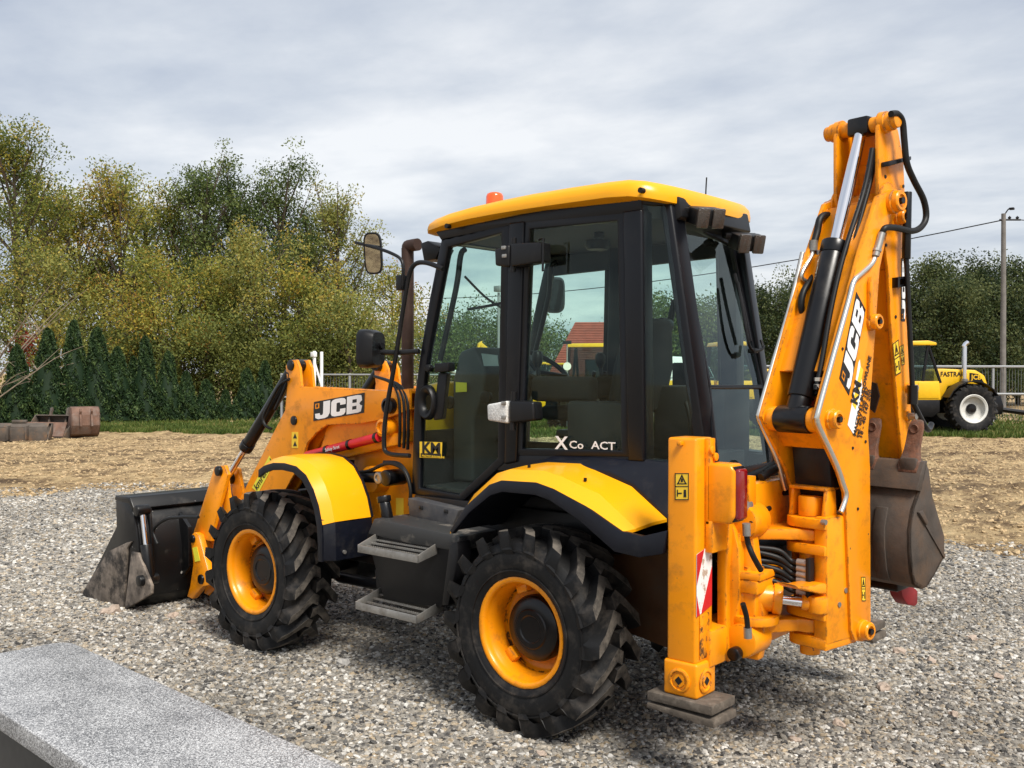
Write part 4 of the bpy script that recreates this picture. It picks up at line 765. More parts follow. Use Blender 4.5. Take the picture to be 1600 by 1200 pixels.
def cab_side(s):
    def Q(pts, y=YC):
        r_ = PY(pts, y); return r_ if s > 0 else mirY(r_)
    v = Vector((0, -.045*s, 0)); side = 'near' if s > 0 else 'far'
    d = ring(Q(door_o), Q(door_i), v).build('door', CABF, DIG, bevel=.006)
    MB().prism([q+v*.4 for q in Q([(a+(b_-a)*-.15, c+(e_-c)*-.15) for (b_, e_), (a, c) in zip(door_o, door_i)])], (0, -.005*s, 0)).build('door_glass', GLS, d)
    # seal line, handle, grab rail
    a, b, c = [Vector((q.x, q.y*s, q.z)) for q in (U(726, 390, 'y', YC-.08), U(722, 400, 'y', YC-.09), U(688, 562, 'y', YC-.08))]
    MB().tube([a, Vector((b.x+.012, b.y, b.z)), a.lerp(c, .35), c], .017, n=12).build('grab_rail', BLK, d)
    w_ = ring(Q(win_o), Q(win_i), v).build('side_window', CABF, DIG, bevel=.006)
    MB().prism([q+v*.4 for q in Q([(826, 356), (966, 343), (973, 706), (813, 703)])], (0, -.005*s, 0)).build('window_glass', GLS, w_)
    MB().prism(Q([(794, 348), (818, 345), (806, 722), (787, 726)], YC+.012), (0, -.10*s, 0)).build('door_pillar', CABF, DIG, bevel=.012, seg=3)
    MB().prism(Q([(972, 330), (1002, 326), (1006, 722), (980, 722)], YC+.008), (0, -.10*s, 0)).build('rear_side_pillar', CABF, DIG, bevel=.012, seg=3)
    # roof rail and sills
    MB().prism(Q([(676, 356), (800, 320), (1002, 296), (1002, 334), (975, 336), (815, 350), (692, 380)], YC), (0, -.07*s, 0)).build('roof_rail', CABF, DIG, bevel=.008)
    MB().prism(Q([(800, 708), (1006, 712), (1006, 735), (900, 735), (770, 735)], YC-.004), (0, -.06*s, 0)).build('window_sill', CABF, DIG, bevel=.006)
    if s < 0: MB().prism(Q([(700, 380), (1002, 336), (1002, 372), (700, 412)], YC-.02), (0, .04, 0)).build('header_trim', DARK, DIG)
    if s < 0: MB().prism(Q([(655, 700), (900, 715), (1000, 720), (1000, 800), (722, 790), (645, 775)], YC-.06), (0, .02, 0)).build('lower_side_panel', DARK, DIG)
    # rear quarter pane: from the side pillar round to the rear post
    tl, bl = Q([(1003, 320)], YC-.01)[0], Q([(1006, 724)], YC-.01)[0]
    tr, brr = Vector((-.500, .37*s, 2.60)), Vector((-.700, .37*s, 1.33))
    MB().sheet([[tl, tr], [bl, brr]], (.006, -.004*s, 0)).build('quarter_glass', GLS, DIG)
    MB().sheet([[tl+Vector((0, 0, .08)), tr+Vector((0, 0, .06))], [tl, tr]], (.04, -.03*s, 0)).build('quarter_header', CABF, DIG, bevel=.004)
    MB().sheet([[bl, brr], [bl-Vector((0, 0, .12)), brr-Vector((0, 0, .12))]], (.04, -.03*s, 0)).build('quarter_sill', CABF, DIG, bevel=.004)
    # rear post
    t0, b0 = Vector((-.485, .335*s, 2.64)), Vector((-.715, .335*s, 1.26)); rg = []
    for p in (t0, b0): rg.append([p+Vector((-.035, -.045*s, 0)), p+Vector((-.02, .05*s, 0)), p+Vector((.035, .065*s, 0)), p+Vector((.04, -.04*s, 0))])
    MB().loft(rg).build('rear_post', CABF, DIG, bevel=.010, seg=3)
    # hinge covers
    return d
door = cab_side(1); cab_side(-1)
def hinge(pts, m1, pts2, m2):
    o = MB().prism(PY(pts, .60), (0, -.085, 0)).build('hinge_cover', m1, DIG, bevel=.012, seg=3)
    MB().prism(PY(pts2, .603), (0, -.088, 0)).build('hinge_lamp', m2, o, bevel=.012, seg=3)
hinge([(797, 380), (846, 378), (846, 409), (797, 417)], BLK, [(772, 389), (795, 382), (795, 417), (773, 415)], BLK)
hinge([(795, 626), (832, 628), (834, 657), (795, 661)], BLK, [(760, 632), (792, 626), (792, 662), (761, 657)], FROST)
for x, y in ((787, 387), (788, 400), (787, 630), (787, 652)): q = U(x, y, 'y', .605); MB().box(q, (.03, .012, .02)).build('hinge_bolt_plate', STL, DIG, bevel=.004)
for y0, y1 in ((372, 425), (612, 672)): MB().cyl(U(803, y0, 'y', .58), U(801, y1, 'y', .58), .016, n=14).build('hinge_pin', BLK, DIG)
MB().tube([U(842, 375, 'y', .60), U(849, 372, 'y', .60), U(848, 424, 'y', .60)], .006, smooth=False).build('hinge_stay', BLK, DIG)
# door lock, round speaker ring
q = PY([(678, 568), (700, 566), (700, 580), (678, 582)], .54); MB().prism(q, (0, -.06, 0)).build('door_lock', BLK, DIG, bevel=.006)
q = PY([(684, 582), (698, 582), (690, 655), (676, 657)], .50); MB().prism(q, (0, -.04, 0)).build('lock_cover', BLK, DIG, bevel=.01)
q = U(665, 629, 'y', .515); T = MB()
T.lathe(q, (0, 1, 0), [(-.03, .035), (-.01, .045), (.006, .060), (.008, .072), (-.004, .082), (-.03, .084)], n=28); spk = T.build('door_speaker_ring', BLK, DIG, ang=50)
for v_ in spk.data.vertices: v_.co.z = q.z+(v_.co.z-q.z)*1.25; v_.co.x = q.x+(v_.co.x-q.x)*.85
q = U(667, 575, 'y', .53); MB().cyl(q, q-Vector((0, .04, 0)), .022, n=14).build('door_knob', BLK, DIG, bevel=.004)
# ---- rear face
gl1 = [RX(*q) for q in ((1064, 345), (1146, 384), (1190, 601), (1112, 601))]
gl2 = [RX(*q) for q in ((1112, 607), (1191, 607), (1204, 722), (1126, 734))]
rw = ring([RX(*q) for q in ((1056, 330), (1150, 368), (1196, 606), (1108, 606))], gl1, RN*.03).build('rear_window', CABF, DIG, bevel=.005); MB().prism([q+RN*.012 for q in gl1], RN*.006).build('rear_glass', GLSR, rw)
rl = ring([RX(*q) for q in ((1108, 601), (1195, 601), (1212, 738), (1121, 748))], gl2, RN*.03).build('lower_rear_window', CABF, DIG, bevel=.005); MB().prism([q+RN*.012 for q in gl2], RN*.006).build('rear_glass', GLSR, rl)
boxy('rear_sill', -.78, -.66, -.34, .34, 1.16, 1.27, BLK)
MB().prism([(-.47, -.36, 2.66), (-.54, -.36, 2.64), (-.56, -.36, 2.54), (-.47, -.36, 2.50)], (0, .72, 0)).build('rear_header', BLK, DIG, bevel=.008)
# wiper on the rear window
a, b = RX(1140, 430), RX(1164, 535); wp = MB().tube([a-RN*.03, a.lerp(b, .5)-RN*.035, b-RN*.03], .010, n=8).build('rear_wiper', BLK, DIG)
MB().tube([RX(1140, 445)-RN*.05, RX(1150, 510)-RN*.055, RX(1160, 548)-RN*.05, RX(1176, 549)-RN*.06, RX(1176, 535)-RN*.05], .008, n=8).build('wiper_arm', BLK, wp); MB().box(RX(1166, 551)-RN*.04, (.04, .05, .025)).build('wiper_motor', BLK, wp, bevel=.006)
# ---- front
fr_t, fr_b = PY([(690, 372)], YC)[0], PY([(645, 700)], YC)[0]
MB().sheet([[fr_t-Vector((0, .02, 0)), Vector((fr_t.x+.03, 0, fr_t.z)), Vector((fr_t.x, -fr_t.y+.02, fr_t.z))], [fr_b-Vector((0, .02, 0)), Vector((fr_b.x+.06, 0, fr_b.z)), Vector((fr_b.x, -fr_b.y+.02, fr_b.z))]], (.006, 0, 0)).build('windscreen', GLS, DIG)
MB().prism([(1.26, -.46, 1.08), (1.26, .46, 1.08), (1.20, .46, 1.42), (1.20, -.46, 1.42)], (-.04, 0, 0)).build('front_panel', DARK, DIG)
MB().prism([(.94, -.46, 2.52), (.94, .46, 2.52), (.94, .46, 2.60), (.94, -.46, 2.60)], (-.05, 0, 0)).build('front_header', CABF, DIG)
MB().tube([(1.02, .25, 2.35), (1.06, .02, 2.24), (1.07, -.18, 2.17)], .008, n=6).build('front_wiper', BLK, DIG)
MB().tube([(1.04, -.20, 2.23), (1.075, -.02, 2.19), (1.08, .16, 2.16)], .010, n=6).build('front_wiper', BLK, DIG)
wl = MB().prism(PY([(657, 380), (668, 376), (688, 388), (680, 405), (662, 408)], .44), (0, -.12, 0)).build('front_work_lamp', BLK, DIG, bevel=.006)
# ---- roof
def roof_ring(k, z0f):
    pl = [(1.10, .30), (1.105, .42), (1.085, .50), (1.03, .548), (.90, .562), (.7, .568), (.5, .57), (.25, .572), (0, .572), (-.25, .57), (-.38, .562), (-.46, .53), (-.505, .45), (-.53, .36), (-.545, .27), (-.555, .12)]
    r_ = []
    for x, y in pl+[(x, -y) for x, y in reversed(pl)]: r_.append(Vector((x*(1-k*.10)+.015*k, y*(1-k*.16), z0f(x))))
    return r_
def zb(x): return 2.634-.030*max(0, x-.1)**2-.10*max(0, x-.62)**2-.30*max(0, -.30-x)**1.5
def zt(x): return 2.712-.048*max(0, x)**2-.10*max(0, x-.75)**2-.32*max(0, -.34-x)**1.5
rf = MB().loft([roof_ring(.3, lambda x: zb(x)+.0), roof_ring(0, lambda x: zb(x)+.006), roof_ring(-.02, lambda x: zb(x)+.028), roof_ring(.05, lambda x: zt(x)-.018), roof_ring(.35, lambda x: zt(x)+.01), roof_ring(2.2, lambda x: zt(x)+.028)]).build('roof', YELF, DIG, bevel=0, ang=40)
MB().loft([roof_ring(.9, lambda x: min(zb(x), 2.59)-.055), roof_ring(.7, lambda x: min(zb(x), 2.59)+.02)]).build('roof_lining', HEADL, rf)
for px, py in ((697, 353), (1000, 297)): q = U(px, py, 'y', .575); MB().cyl(q, q-Vector((0, .03, 0)), .014, n=12).build('roof_bolt', BLK, rf)
b0 = U(773, 318, 'y', .33); bc = MB().lathe((b0.x, b0.y, b0.z-.05), (0, 0, 1), [(0, .055), (.03, .058), (.032, .052), (.09, .05), (.105, .044), (.112, .03), (.114, 0)], n=28).build('beacon', ORL, rf, ang=50); MB().cyl((b0.x, b0.y, b0.z-.06), (b0.x, b0.y, b0.z-.02), .06, n=24).build('beacon_base', BLK, bc)
a = Vector((-.34, -.25, 2.66)); MB().tube([a, a+Vector((0, 0, .10)), a+Vector((-.005, 0, .19))], .004, n=6).build('aerial', BLK, rf)
# rear work lamps
for i, (px, py) in enumerate(((1102, 338), (1166, 378))):
    c = UP(px, py, Vector((-.62, 0, 2.5)), Vector((1, 0, 0))); yw = R(-12); M_ = Matrix.Rotation(R(180)-R(32), 3, 'Z') @ Matrix.Rotation(R(18), 3, 'Y')
    o = MB().box(c, (.11, .16, .085), M_).build('rear_work_lamp', BLK, DIG, bevel=.012, seg=2)
    for dy in (-.042, .042): MB().box(c+M_ @ Vector((.06, dy, 0)), (.018, .066, .10), M_).build('lens', LENS, o, bevel=.008)
    MB().tube([c-M_ @ Vector((.05, 0, 0)), c+Vector((.10, 0, .03))], .016, n=8).build('lamp_bracket', BLK, o)
    MB().box(c-M_ @ Vector((.05, 0, -.02)), (.05, .22, .03), M_).build('lamp_bar', BLK, o, bevel=.004)
# ---- mirrors and their frame
hf = MB().tube([U(*q, 'y', .60) for q in ((692, 420), (668, 411), (650, 412), (640, 428), (632, 470), (618, 560), (604, 640), (600, 690), (606, 708), (640, 712))], .014, n=12, sub=5).build('mirror_frame', BLK, DIG)
MB().tube([U(*q, 'y', .62) for q in ((628, 448), (630, 420), (626, 405), (612, 396), (590, 388), (556, 379))], .010, n=10).build('mirror_arm', BLK, hf)
MB().box(U(627, 442, 'y', .61), (.045, .05, .09)).build('clamp', BLK, hf, bevel=.006)
def mirror(name, px, py, y, w_, h_, th, yaw, lab, tilt=0.0, shell=BLK):
    c = U(px, py, 'y', y); M_ = Matrix.Rotation(yaw, 3, 'Z') @ Matrix.Rotation(tilt, 3, 'X'); T = MB(); rg = []
    def rr(k, y_):
        q = []
        for i in range(28):
            t = 2*math.pi*i/28; cx_, sx = math.cos(t), math.sin(t); u = abs(cx_)**.55*(1 if cx_ > 0 else -1)*w_/2*k; v_ = abs(sx)**.45*(1 if sx > 0 else -1)*h_/2*(1-(1-k)*.6); q.append(c+M_ @ Vector((u, y_, v_)))
        return q
    rg = [rr(.72, -th), rr(.95, -th*.6), rr(1, -.004), rr(.97, 0), rr(.86, 0), rr(.84, -.004)]
    o = T.loft(rg).build(name, shell, DIG, ang=50); o['label'] = lab
    MB().loft([rr(.85, -.005), rr(.85, -.0035)]).build('mirror_glass', MIR, o); return o
mirror('mirror', 582, 396, .60, .115, .255, .05, R(28), 'round ended mirror at the top of the frame', R(-9))
mm = mirror('mirror', 570, 545, .66, .19, .235, .10, R(-75), 'large mirror seen from its black back')
MB().tube([U(596, 550, 'y', .62), U(620, 551, 'y', .58), U(655, 549, 'y', .53)], .016, n=12).build('mirror_arm', BLK, mm); MB().cyl(U(590, 543, 'y', .62), U(598, 540, 'y', .62), .018, n=12).build('pivot', BLK, mm)
m2 = mirror('mirror', 865, 461, -.75, .15, .25, .06, R(-125), 'mirror on the far side of the cab'); MB().tube([U(852, 448, 'y', -.75), Vector((.96, -.52, 2.32))], .012, n=10).build('mirror_arm', BLK, m2)
# ---- exhaust
e0 = U(637, 600, 'y', .18); e1 = U(637, 412, 'y', .18); e2 = U(637, 390, 'y', .18)
MB().tube([Vector((e0.x, e0.y, 1.55)), e0, e1, e2+Vector((0, 0, .01)), U(641, 384, 'y', .18), U(653, 382, 'y', .18)], .040, n=16, sub=5).build('exhaust_pipe', EXH, DIG)
# ---- interior
seat = MB().loft([[(.02, -.24, 1.50), (.02, .24, 1.50), (.02, .25, 1.56), (.02, -.25, 1.56)], [(.30, -.25, 1.50), (.30, .25, 1.50), (.30, .25, 1.59), (.30, -.25, 1.59)], [(.46, -.23, 1.51), (.46, .23, 1.51), (.47, .22, 1.58), (.47, -.22, 1.58)]]).build('seat', SEATM, DIG, bevel=.03, seg=3)
MB().loft([[(.00, -.23, 1.56), (.00, .23, 1.56), (-.10, .22, 1.54), (-.10, -.22, 1.54)], [(-.06, -.25, 1.80), (-.06, .25, 1.80), (-.16, .23, 1.80), (-.16, -.23, 1.80)], [(-.10, -.20, 2.07), (-.10, .20, 2.07), (-.18, .18, 2.07), (-.18, -.18, 2.07)]]).build('backrest', SEATM, seat, bevel=.035, seg=3)
T = MB()
for k in range(5): T.box((.22, 0, 1.20+k*.055), (.36-.02*(k % 2), .30-.02*(k % 2), .05))
T.build('seat_suspension', BLK, seat, bevel=.012)
for s in (1, -1):
    MB().box((.22, .30*s, 1.68), (.42, .09, .14)).build('armrest', SEATM, seat, bevel=.03, seg=3); MB().tube([(.40, .30*s, 1.74), (.41, .30*s, 1.82)], .012).build('joystick', BLK, seat); MB().lathe((.41, .30*s, 1.80), (0, 0, 1), [(0, .015), (.03, .03), (.07, .032), (.09, .02), (.095, 0)], n=14).build('joystick_knob', BLK, seat)
MB().box((-.08, .35, 1.40), (.40, .12, .44)).build('side_console', DARK, DIG, bevel=.02)
MB().box((-.30, -.28, 1.45), (.45, .3, .5)).build('side_console', DARK, DIG, bevel=.02)
dash = MB().prism([(1.16, -.30, 1.10), (1.16, -.30, 1.72), (1.10, -.30, 1.90), (.98, -.30, 1.93), (.88, -.30, 1.80), (.90, -.30, 1.64), (.98, -.30, 1.50), (.98, -.30, 1.10)], (0, .52, 0)).build('dashboard', DARK2, DIG, bevel=.025, seg=3)
sw_ = PY([(752, 552), (777, 555), (779, 572), (756, 572)], .235); MB().prism(sw_, (0, -.004, 0)).build('dash_screen', mat('display', (.30, .36, .36), .15), dash)
MB().prism(PY([(712, 597), (729, 598), (729, 612), (712, 613)], .24), (0, -.002, 0)).build('dash_sticker', YST2, dash)
for px, py in ((757, 621), (700, 629)): q = U(px, py, 'y', .235); MB().cyl(q, q-Vector((0, .03, 0)), .04, n=20).build('air_vent', BLK, dash, bevel=.006)
sc_ = Vector((.64, 0, 1.80)); sax = Vector((-.55, 0, .83)).normalized(); sx = Vector((0, 1, 0)); sy = sax.cross(sx)
stw = MB().tube([sc_+sx*math.cos(t)*.19+sy*math.sin(t)*.19 for t in np.linspace(0, 2*math.pi, 33)], .015, n=10, sub=1).build('steering_wheel', BLK, DIG)
T = MB()
for k in range(3): t = k*2.09+.5; T.tube([sc_-sax*.03, sc_+sx*math.cos(t)*.185+sy*math.sin(t)*.185], .014, n=8)
T.build('wheel_spoke', BLK, stw); MB().cyl(sc_-sax*.05, sc_-sax*.55, .04, n=14).build('steering_column', BLK, stw)
MB().lathe(sc_-sy*.19+sax*.02, sax, [(0, .012), (.03, .024), (.05, .024), (.06, 0)], n=14).build('spinner_knob', BLK, stw)
for a_, b_ in ((.50, .33), (.42, .28)): MB().tube([(a_, -.3, 1.1), (a_, -.32, 1.6), (a_-.03, -.32, 1.78)], .012).build('control_lever', BLK, DIG)
for px, py, r in ((887, 345, .07), ): q = Vector((.25, -.05, 2.50)); MB().lathe(q, (0, 0, 1), [(-.02, .06), (.0, .075), (.03, .075)], n=22).build('roof_speaker', BLK, DIG)
q = U(935, 355, 'y', .2); MB().lathe(q, (-.3, .3, -.8), [(0, .015), (.02, .025), (.06, .03), (.065, 0)], n=14).build('interior_lamp', BLK, DIG)
# belt reel and rear console seen in the back of the cab
MB().box((-.10, -.40, 1.75), (.10, .06, .16)).build('belt_reel', BLK, DIG, bevel=.01)
MB().cyl((.02, -.44, 2.05), (.02, -.36, 2.05), .045, n=18).build('fan', BLK, DIG, bevel=.006); MB().tube([(.02, -.46, 2.06), (.0, -.48, 2.2)], .02).build('fan_stay', BLK, DIG)
for dy in (.12, -.12): MB().tube([(-.46, dy, 1.2), (-.47, dy, 1.5), (-.44, dy, 1.62)], .012).build('rear_lever', BLK, DIG); 
boxy('rear_control_tower', -.60, -.42, -.22, .22, 1.08, 1.36, DARK2)
# ---- stickers on the glass
g0 = PY([(656, 690), (691, 691), (690, 716), (656, 715)], YC+.002); sk = MB().prism(g0, (0, .0015, 0)).build('door_sticker', YST, door)
MB().prism(PY([(657.5, 708), (689, 709), (689, 715), (657.5, 714)], YC+.0045), (0, .0008, 0)).build('sticker_band', BPR, sk)
a = U(659, 707, 'y', YC+.005); text_mesh('sticker_lettering', 'KM', .090, a, (-1, 0, 0), (0, 0, 1), BPR, sk, bold=.035, xs=1.22)
a = U(659, 713.5, 'y', YC+.0065); text_mesh('sticker_lettering', 'MASZYNY BUDOWLANE', .017, a, (-1, 0, 0), (0, 0, 1), YST, sk)
a = U(868, 701, 'y', YC+.002); text_mesh('window_lettering', 'X', .095, a, (-1, 0, 0), (-.15, 0, 1), WHT, DIG, bold=.02, xs=1.15)
a = U(889, 700, 'y', YC+.002); text_mesh('window_lettering', 'Co', .056, a, (-1, 0, 0), (0, 0, 1), WHD, DIG, bold=.012, xs=1.35)
a = U(924, 701, 'y', YC+.002); text_mesh('window_lettering', 'ACT', .056, a, (-1, 0, 0), (0, 0, 1), WHT, DIG, bold=.012, xs=1.35)
# ================================================================== backhoe (boom folded and slewed across the rear)
KP = Vector((-1.22, .33, 0)); _a = R(-100); D_ = Vector((math.cos(_a), math.sin(_a), 0)); W_ = Vector((D_.y, -D_.x, 0))
def B(d, w_, z): return KP+D_*d+W_*w_+Vector((0, 0, z))
def BL(px, py, w_): return UP(px, py, KP+W_*w_, W_)
def DZ(px, py, w_): q = BL(px, py, w_)-KP; return q.dot(D_), q.z
def bprism(dz, w0, w1): return MB().prism([B(d, w0, z) for d, z in dz], W_*(w1-w0))
def kq(x, y): return 1110+x/3.748, 730+y/3.748
def bpin(d, z, w0, w1, r, m, parent, n=22, name='pin', bevel=.004): return MB().cyl(B(d, w0, z), B(d, w1, z), r, n=n).build(name, m, parent, bevel=bevel)
def boss(d, z, w_, r, parent, sgn=1, m=YEL):
    MB().lathe(B(d, w_, z), W_*sgn, [(-.02, r*1.15), (.012, r*1.12), (.016, r), (.04, r*.97), (.045, r*.86), (.045, r*.6), (.036, r*.56), (.036, 0)], n=28).build('boss', m, parent, ang=35)
    MB().cyl(B(d, w_+.034*sgn, z), B(d, w_+.052*sgn, z), r*.34, n=6).build('boss_bolt', BLKP, parent)
HW = .15
pxo = [(1372, 306), (1345, 390), (1333, 435), (1277, 642), (1274, 655), (1280, 672), (1311, 738), (1321, 770), (1330, 985), (1336, 1001), (1348, 1003), (1357, 993), (1361, 973), (1360, 730), (1357, 675), (1375, 420), (1394, 330), (1397, 312), (1386, 300)]
bo_dz = [DZ(a, b, HW) for a, b in pxo]
boom = bprism(bo_dz, HW, HW-.022).build('boom', YEL, DIG, bevel=.004)
bprism(bo_dz, -HW, -HW+.022).build('boom_plate', YEL, boom, bevel=.004)
def web(pix, th, parent, name='boom_web', w_=HW-.012, off=0.0, m=YEL):
    q = [DZ(a, b, HW) for a, b in pix]
    T = MB()
    for (d0, z0), (d1, z1) in zip(q[:-1], q[1:]):
        t = Vector((d1-d0, z1-z0)).normalized(); nx, nz = t.y*th, -t.x*th; ox, oz = t.y*off, -t.x*off
        T.add([B(d0+ox, -w_, z0+oz), B(d1+ox, -w_, z1+oz), B(d1+ox+nx, -w_, z1+oz+nz), B(d0+ox+nx, -w_, z0+oz+nz), B(d0+ox, w_, z0+oz), B(d1+ox, w_, z1+oz), B(d1+ox+nx, w_, z1+oz+nz), B(d0+ox+nx, w_, z0+oz+nz)],
              [(0, 1, 2, 3), (7, 6, 5, 4), (0, 4, 5, 1), (1, 5, 6, 2), (2, 6, 7, 3), (3, 7, 4, 0)])
    return T.build(name, m, parent)
web([(1372, 308), (1345, 392), (1333, 437), (1296, 575)], -.014, boom, off=-.03)
web([(1392, 325), (1375, 425), (1357, 680), (1358, 745)], .014, boom, off=.012)
web([(1280, 675), (1300, 715)], -.014, boom, off=-.05)
# dark rubber flap and hoses between the lower plates
bprism([(-.02, 1.47), (.12, 1.45), (.16, 1.20), (.10, 1.14), (.02, 1.20)], -.10, .10).build('hose_cover', BLK, boom, bevel=.02)
for d, z, r in ((*DZ(1298, 655, HW), .042), (*DZ(1347, 984, HW), .042), (*DZ(1361, 503, HW), .036)):
    boss(d, z, HW, r, boom)
    if z > 1: boss(d, z, -HW, r, boom, -1)
d, z = DZ(1356, 480, HW); MB().prism([B(d-.012, HW, z-.06), B(d+.02, HW, z-.06), B(d+.02, HW, z+.11), B(d+.004, HW, z+.14), B(d-.012, HW, z+.11)], W_*.02).build('stiffener', YEL, boom, bevel=.005)
for px, py in ((1332, 700), (1316, 545), (1340, 795), (1352, 690)): q = BL(px, py, HW); MB().cyl(q, q+W_*.004, .007, n=8).build('plug', BPR, boom)
# ---- dipper ram
r0 = BL(1243, 655, 0); r1 = BL(1347, 199, 0); dr = (r1-r0).normalized(); LR = (r1-r0).length; rk = (BL(1307, 385, 0)-r0).dot(dr)
ram = MB().cyl(r0+dr*.03, r0+dr*.12, .052, n=28).cyl(r0+dr*.10, r0+dr*rk, .060, n=28).cyl(r0+dr*(rk-.05), r0+dr*(rk+.012), .064, n=28).build('dipper_ram', BLKP, DIG, bevel=.005)
MB().cyl(r0+dr*rk, r1, .030, n=24).build('ram_rod', CHR, ram)
MB().cyl(r0-W_*.085, r0+W_*.085, .062, n=26).build('ram_eye', BLKP, ram, bevel=.008); MB().box(r1, (.11, .09, .085), Matrix.Rotation(_a-R(90), 3, 'Z')).build('rod_eye', BLKP, ram, bevel=.012)
dd, zz = (r0-KP).dot(D_), r0.z
for s in (1, -1): bpin(dd, zz, s*.085, s*(HW-.02), .055, YEL, boom, name='ram_pin_sleeve')
MB().tube([B(dd+.02, .09, zz+.13), B(dd+.07, .085, zz+.25), B(dd+.15, .08, zz+.50), B(dd+.25, .08, zz+.75), B(dd+.40, .085, zz+1.05), B(dd+.46, .09, zz+1.25)], .012).build('hose', RUB, DIG)
for k in (.14, .17): q = B(dd+.025+k*.1, .09, zz+k); MB().cyl(q, q+Vector((0, 0, .016)), .021, n=12).build('hose_fitting', ALU, DIG)
# ---- dipper
dip_dz = [DZ(a, b, .12) for a, b in [(1373, 200), (1376, 186), (1385, 180), (1396, 184), (1404, 205), (1412, 250), (1414, 300), (1411, 400), (1412, 440), (1418, 520), (1420, 560), (1425, 670), (1425, 720)]]
dl = [DZ(a, b, .12) for a, b in [(1410, 717), (1400, 600), (1393, 516), (1388, 420), (1376, 330), (1373, 300)]]
ext = [(.70, 1.20), (.74, .96), (.72, .90), (.66, .92), (.61, 1.20)]
dip = bprism(dip_dz+ext+dl, .12, .12-.02).build('dipper', YEL, DIG, bevel=.004)
bprism(dip_dz+ext+dl, -.12, -.10).build('dipper_plate', YEL, dip, bevel=.004)
# closed box below the ears: front and back walls
def dweb(seq, th, name, off=.012):
    T = MB()
    for (d0, z0), (d1, z1) in zip(seq[:-1], seq[1:]):
        T.add([B(d0+off, -.105, z0), B(d1+off, -.105, z1), B(d1+off+th, -.105, z1), B(d0+off+th, -.105, z0), B(d0+off, .105, z0), B(d1+off, .105, z1), B(d1+off+th, .105, z1), B(d0+off+th, .105, z0)], [(0, 1, 2, 3), (7, 6, 5, 4), (0, 4, 5, 1), (1, 5, 6, 2), (2, 6, 7, 3), (3, 7, 4, 0)])
    return T.build(name, YEL, dip)
dweb([(.61, 1.20)]+dl, .015, 'front_wall'); dweb([DZ(1401, 196, .12), DZ(1412, 250, .12), DZ(1411, 400, .12), DZ(1418, 520, .12), DZ(1425, 720, .12)], -.015, 'back_wall', -.012)
dw = MB().prism([B(dl[2][0]+.004, w_, z_) for w_, z_ in ((-.02, 1.62), (.03, 1.58), (.055, 1.66), (.04, 1.72), (-.01, 1.735), (-.03, 1.68))], D_*.010).build('worn_patch', BPR, dip)
bpin((r1-KP).dot(D_), r1.z, -.19, .185, .036, YEL, dip, name='top_pin'); 
for s in (1, -1): boss((r1-KP).dot(D_), r1.z, s*.12, .045, dip, s)
pv = DZ(1391, 316, .14); bpin(pv[0], pv[1], -.16, .16, .05, YEL, dip, name='dipper_pivot'); boss(pv[0], pv[1], .155, .05, dip); boss(pv[0], pv[1], -.155, .05, dip, -1)
p2_ = DZ(1403, 340, .12); boss(p2_[0], p2_[1], .12, .036, dip)
for s in (1, -1):                       # doubler plates round the pivot
    T = MB(); T.prism([B(pv[0]+.075*math.cos(t), s*.121, pv[1]+.095*math.sin(t)) for t in np.linspace(0, 2*math.pi, 20, endpoint=False)], W_*(.012*s)); T.build('doubler_plate', YEL, dip, bevel=.003)
bprism([DZ(1376, 254, .12), DZ(1412, 246, .12), DZ(1412, 252, .12), DZ(1376, 262, .12)], .121, .16).build('hose_clamp', BLKP, dip, bevel=.004)
for px, py in ((1383, 276), (1411, 291), (1384, 383), (1399, 495)): q = BL(px, py, .12); MB().cyl(q, q+W_*.004, .008, n=8).build('plug', BPR, dip)
fr_ = [BL(a, b, .121) for a, b in ((1394, 434), (1408, 432), (1408, 448), (1394, 450))]; ring(fr_, [BL(a, b, .121) for a, b in ((1397, 437), (1405, 436), (1405, 445), (1397, 446))], W_*.03).build('hose_guide', BLKP, dip)
# bucket ram on the back of the dipper with its rod
c0, c1, c2 = BL(1418, 300, .16), BL(1416, 405, .16), BL(1426, 612, .17)
br_ = MB().cyl(c0, c1, .020, n=16).build('bucket_ram', BLKP, DIG, bevel=.003); MB().tube([c1, c1.lerp(c2, .5), c2], .012, n=12, smooth=False).build('ram_rod', RUB, br_); MB().cyl(c2-Vector((0, 0, .06)), c2+Vector((0, 0, .03)), .024, n=14).build('rod_joint', BLKP, br_)
MB().tube([c2-Vector((0, 0, .05)), B(.72, .16, 1.50), B(.80, .14, 1.52)], .014, n=10).build('link_arm', BLKP, br_)
for px, py in ((1418, 606), (1417, 650)): q = BL(px, py, .12); MB().cyl(q-W_*.01, q+W_*.05, .016, n=8).build('stud', STL, dip); MB().lathe(q, W_, [(-.01, .03), (.012, .024)], n=14).build('stud_base', YEL, dip)
# ---- digging bucket
BW = .28
sdz = [DZ(a, b, BW) for a, b in [(1447, 722), (1438, 766), (1427, 797), (1422, 830), (1422, 860), (1425, 895), (1430, 914), (1441, 921), (1449, 917), (1460, 900), (1476, 870), (1476, 838), (1458, 778), (1455, 760), (1452, 735)]]
shell = sdz[:11]; inn = [(d+.016, z+.006) for d, z in shell[:6]]+[(d+.006, z+.02) for d, z in shell[6:8]]+[(d-.012, z+.014) for d, z in shell[8:]]
dg = bprism(shell+inn[::-1], -BW, BW).build('digging_bucket', RUST, DIG, bevel=.004)
for s in (1, -1): bprism(sdz, s*BW, s*(BW-.02)).build('side_plate', RUST, dg, bevel=.004)
lip = [DZ(a, b, BW) for a, b in [(1447, 720), (1443, 722), (1431, 766), (1438, 768)]]
bprism(lip, -BW-.006, BW+.004).build('lip_plate', RUST, dg, bevel=.004)
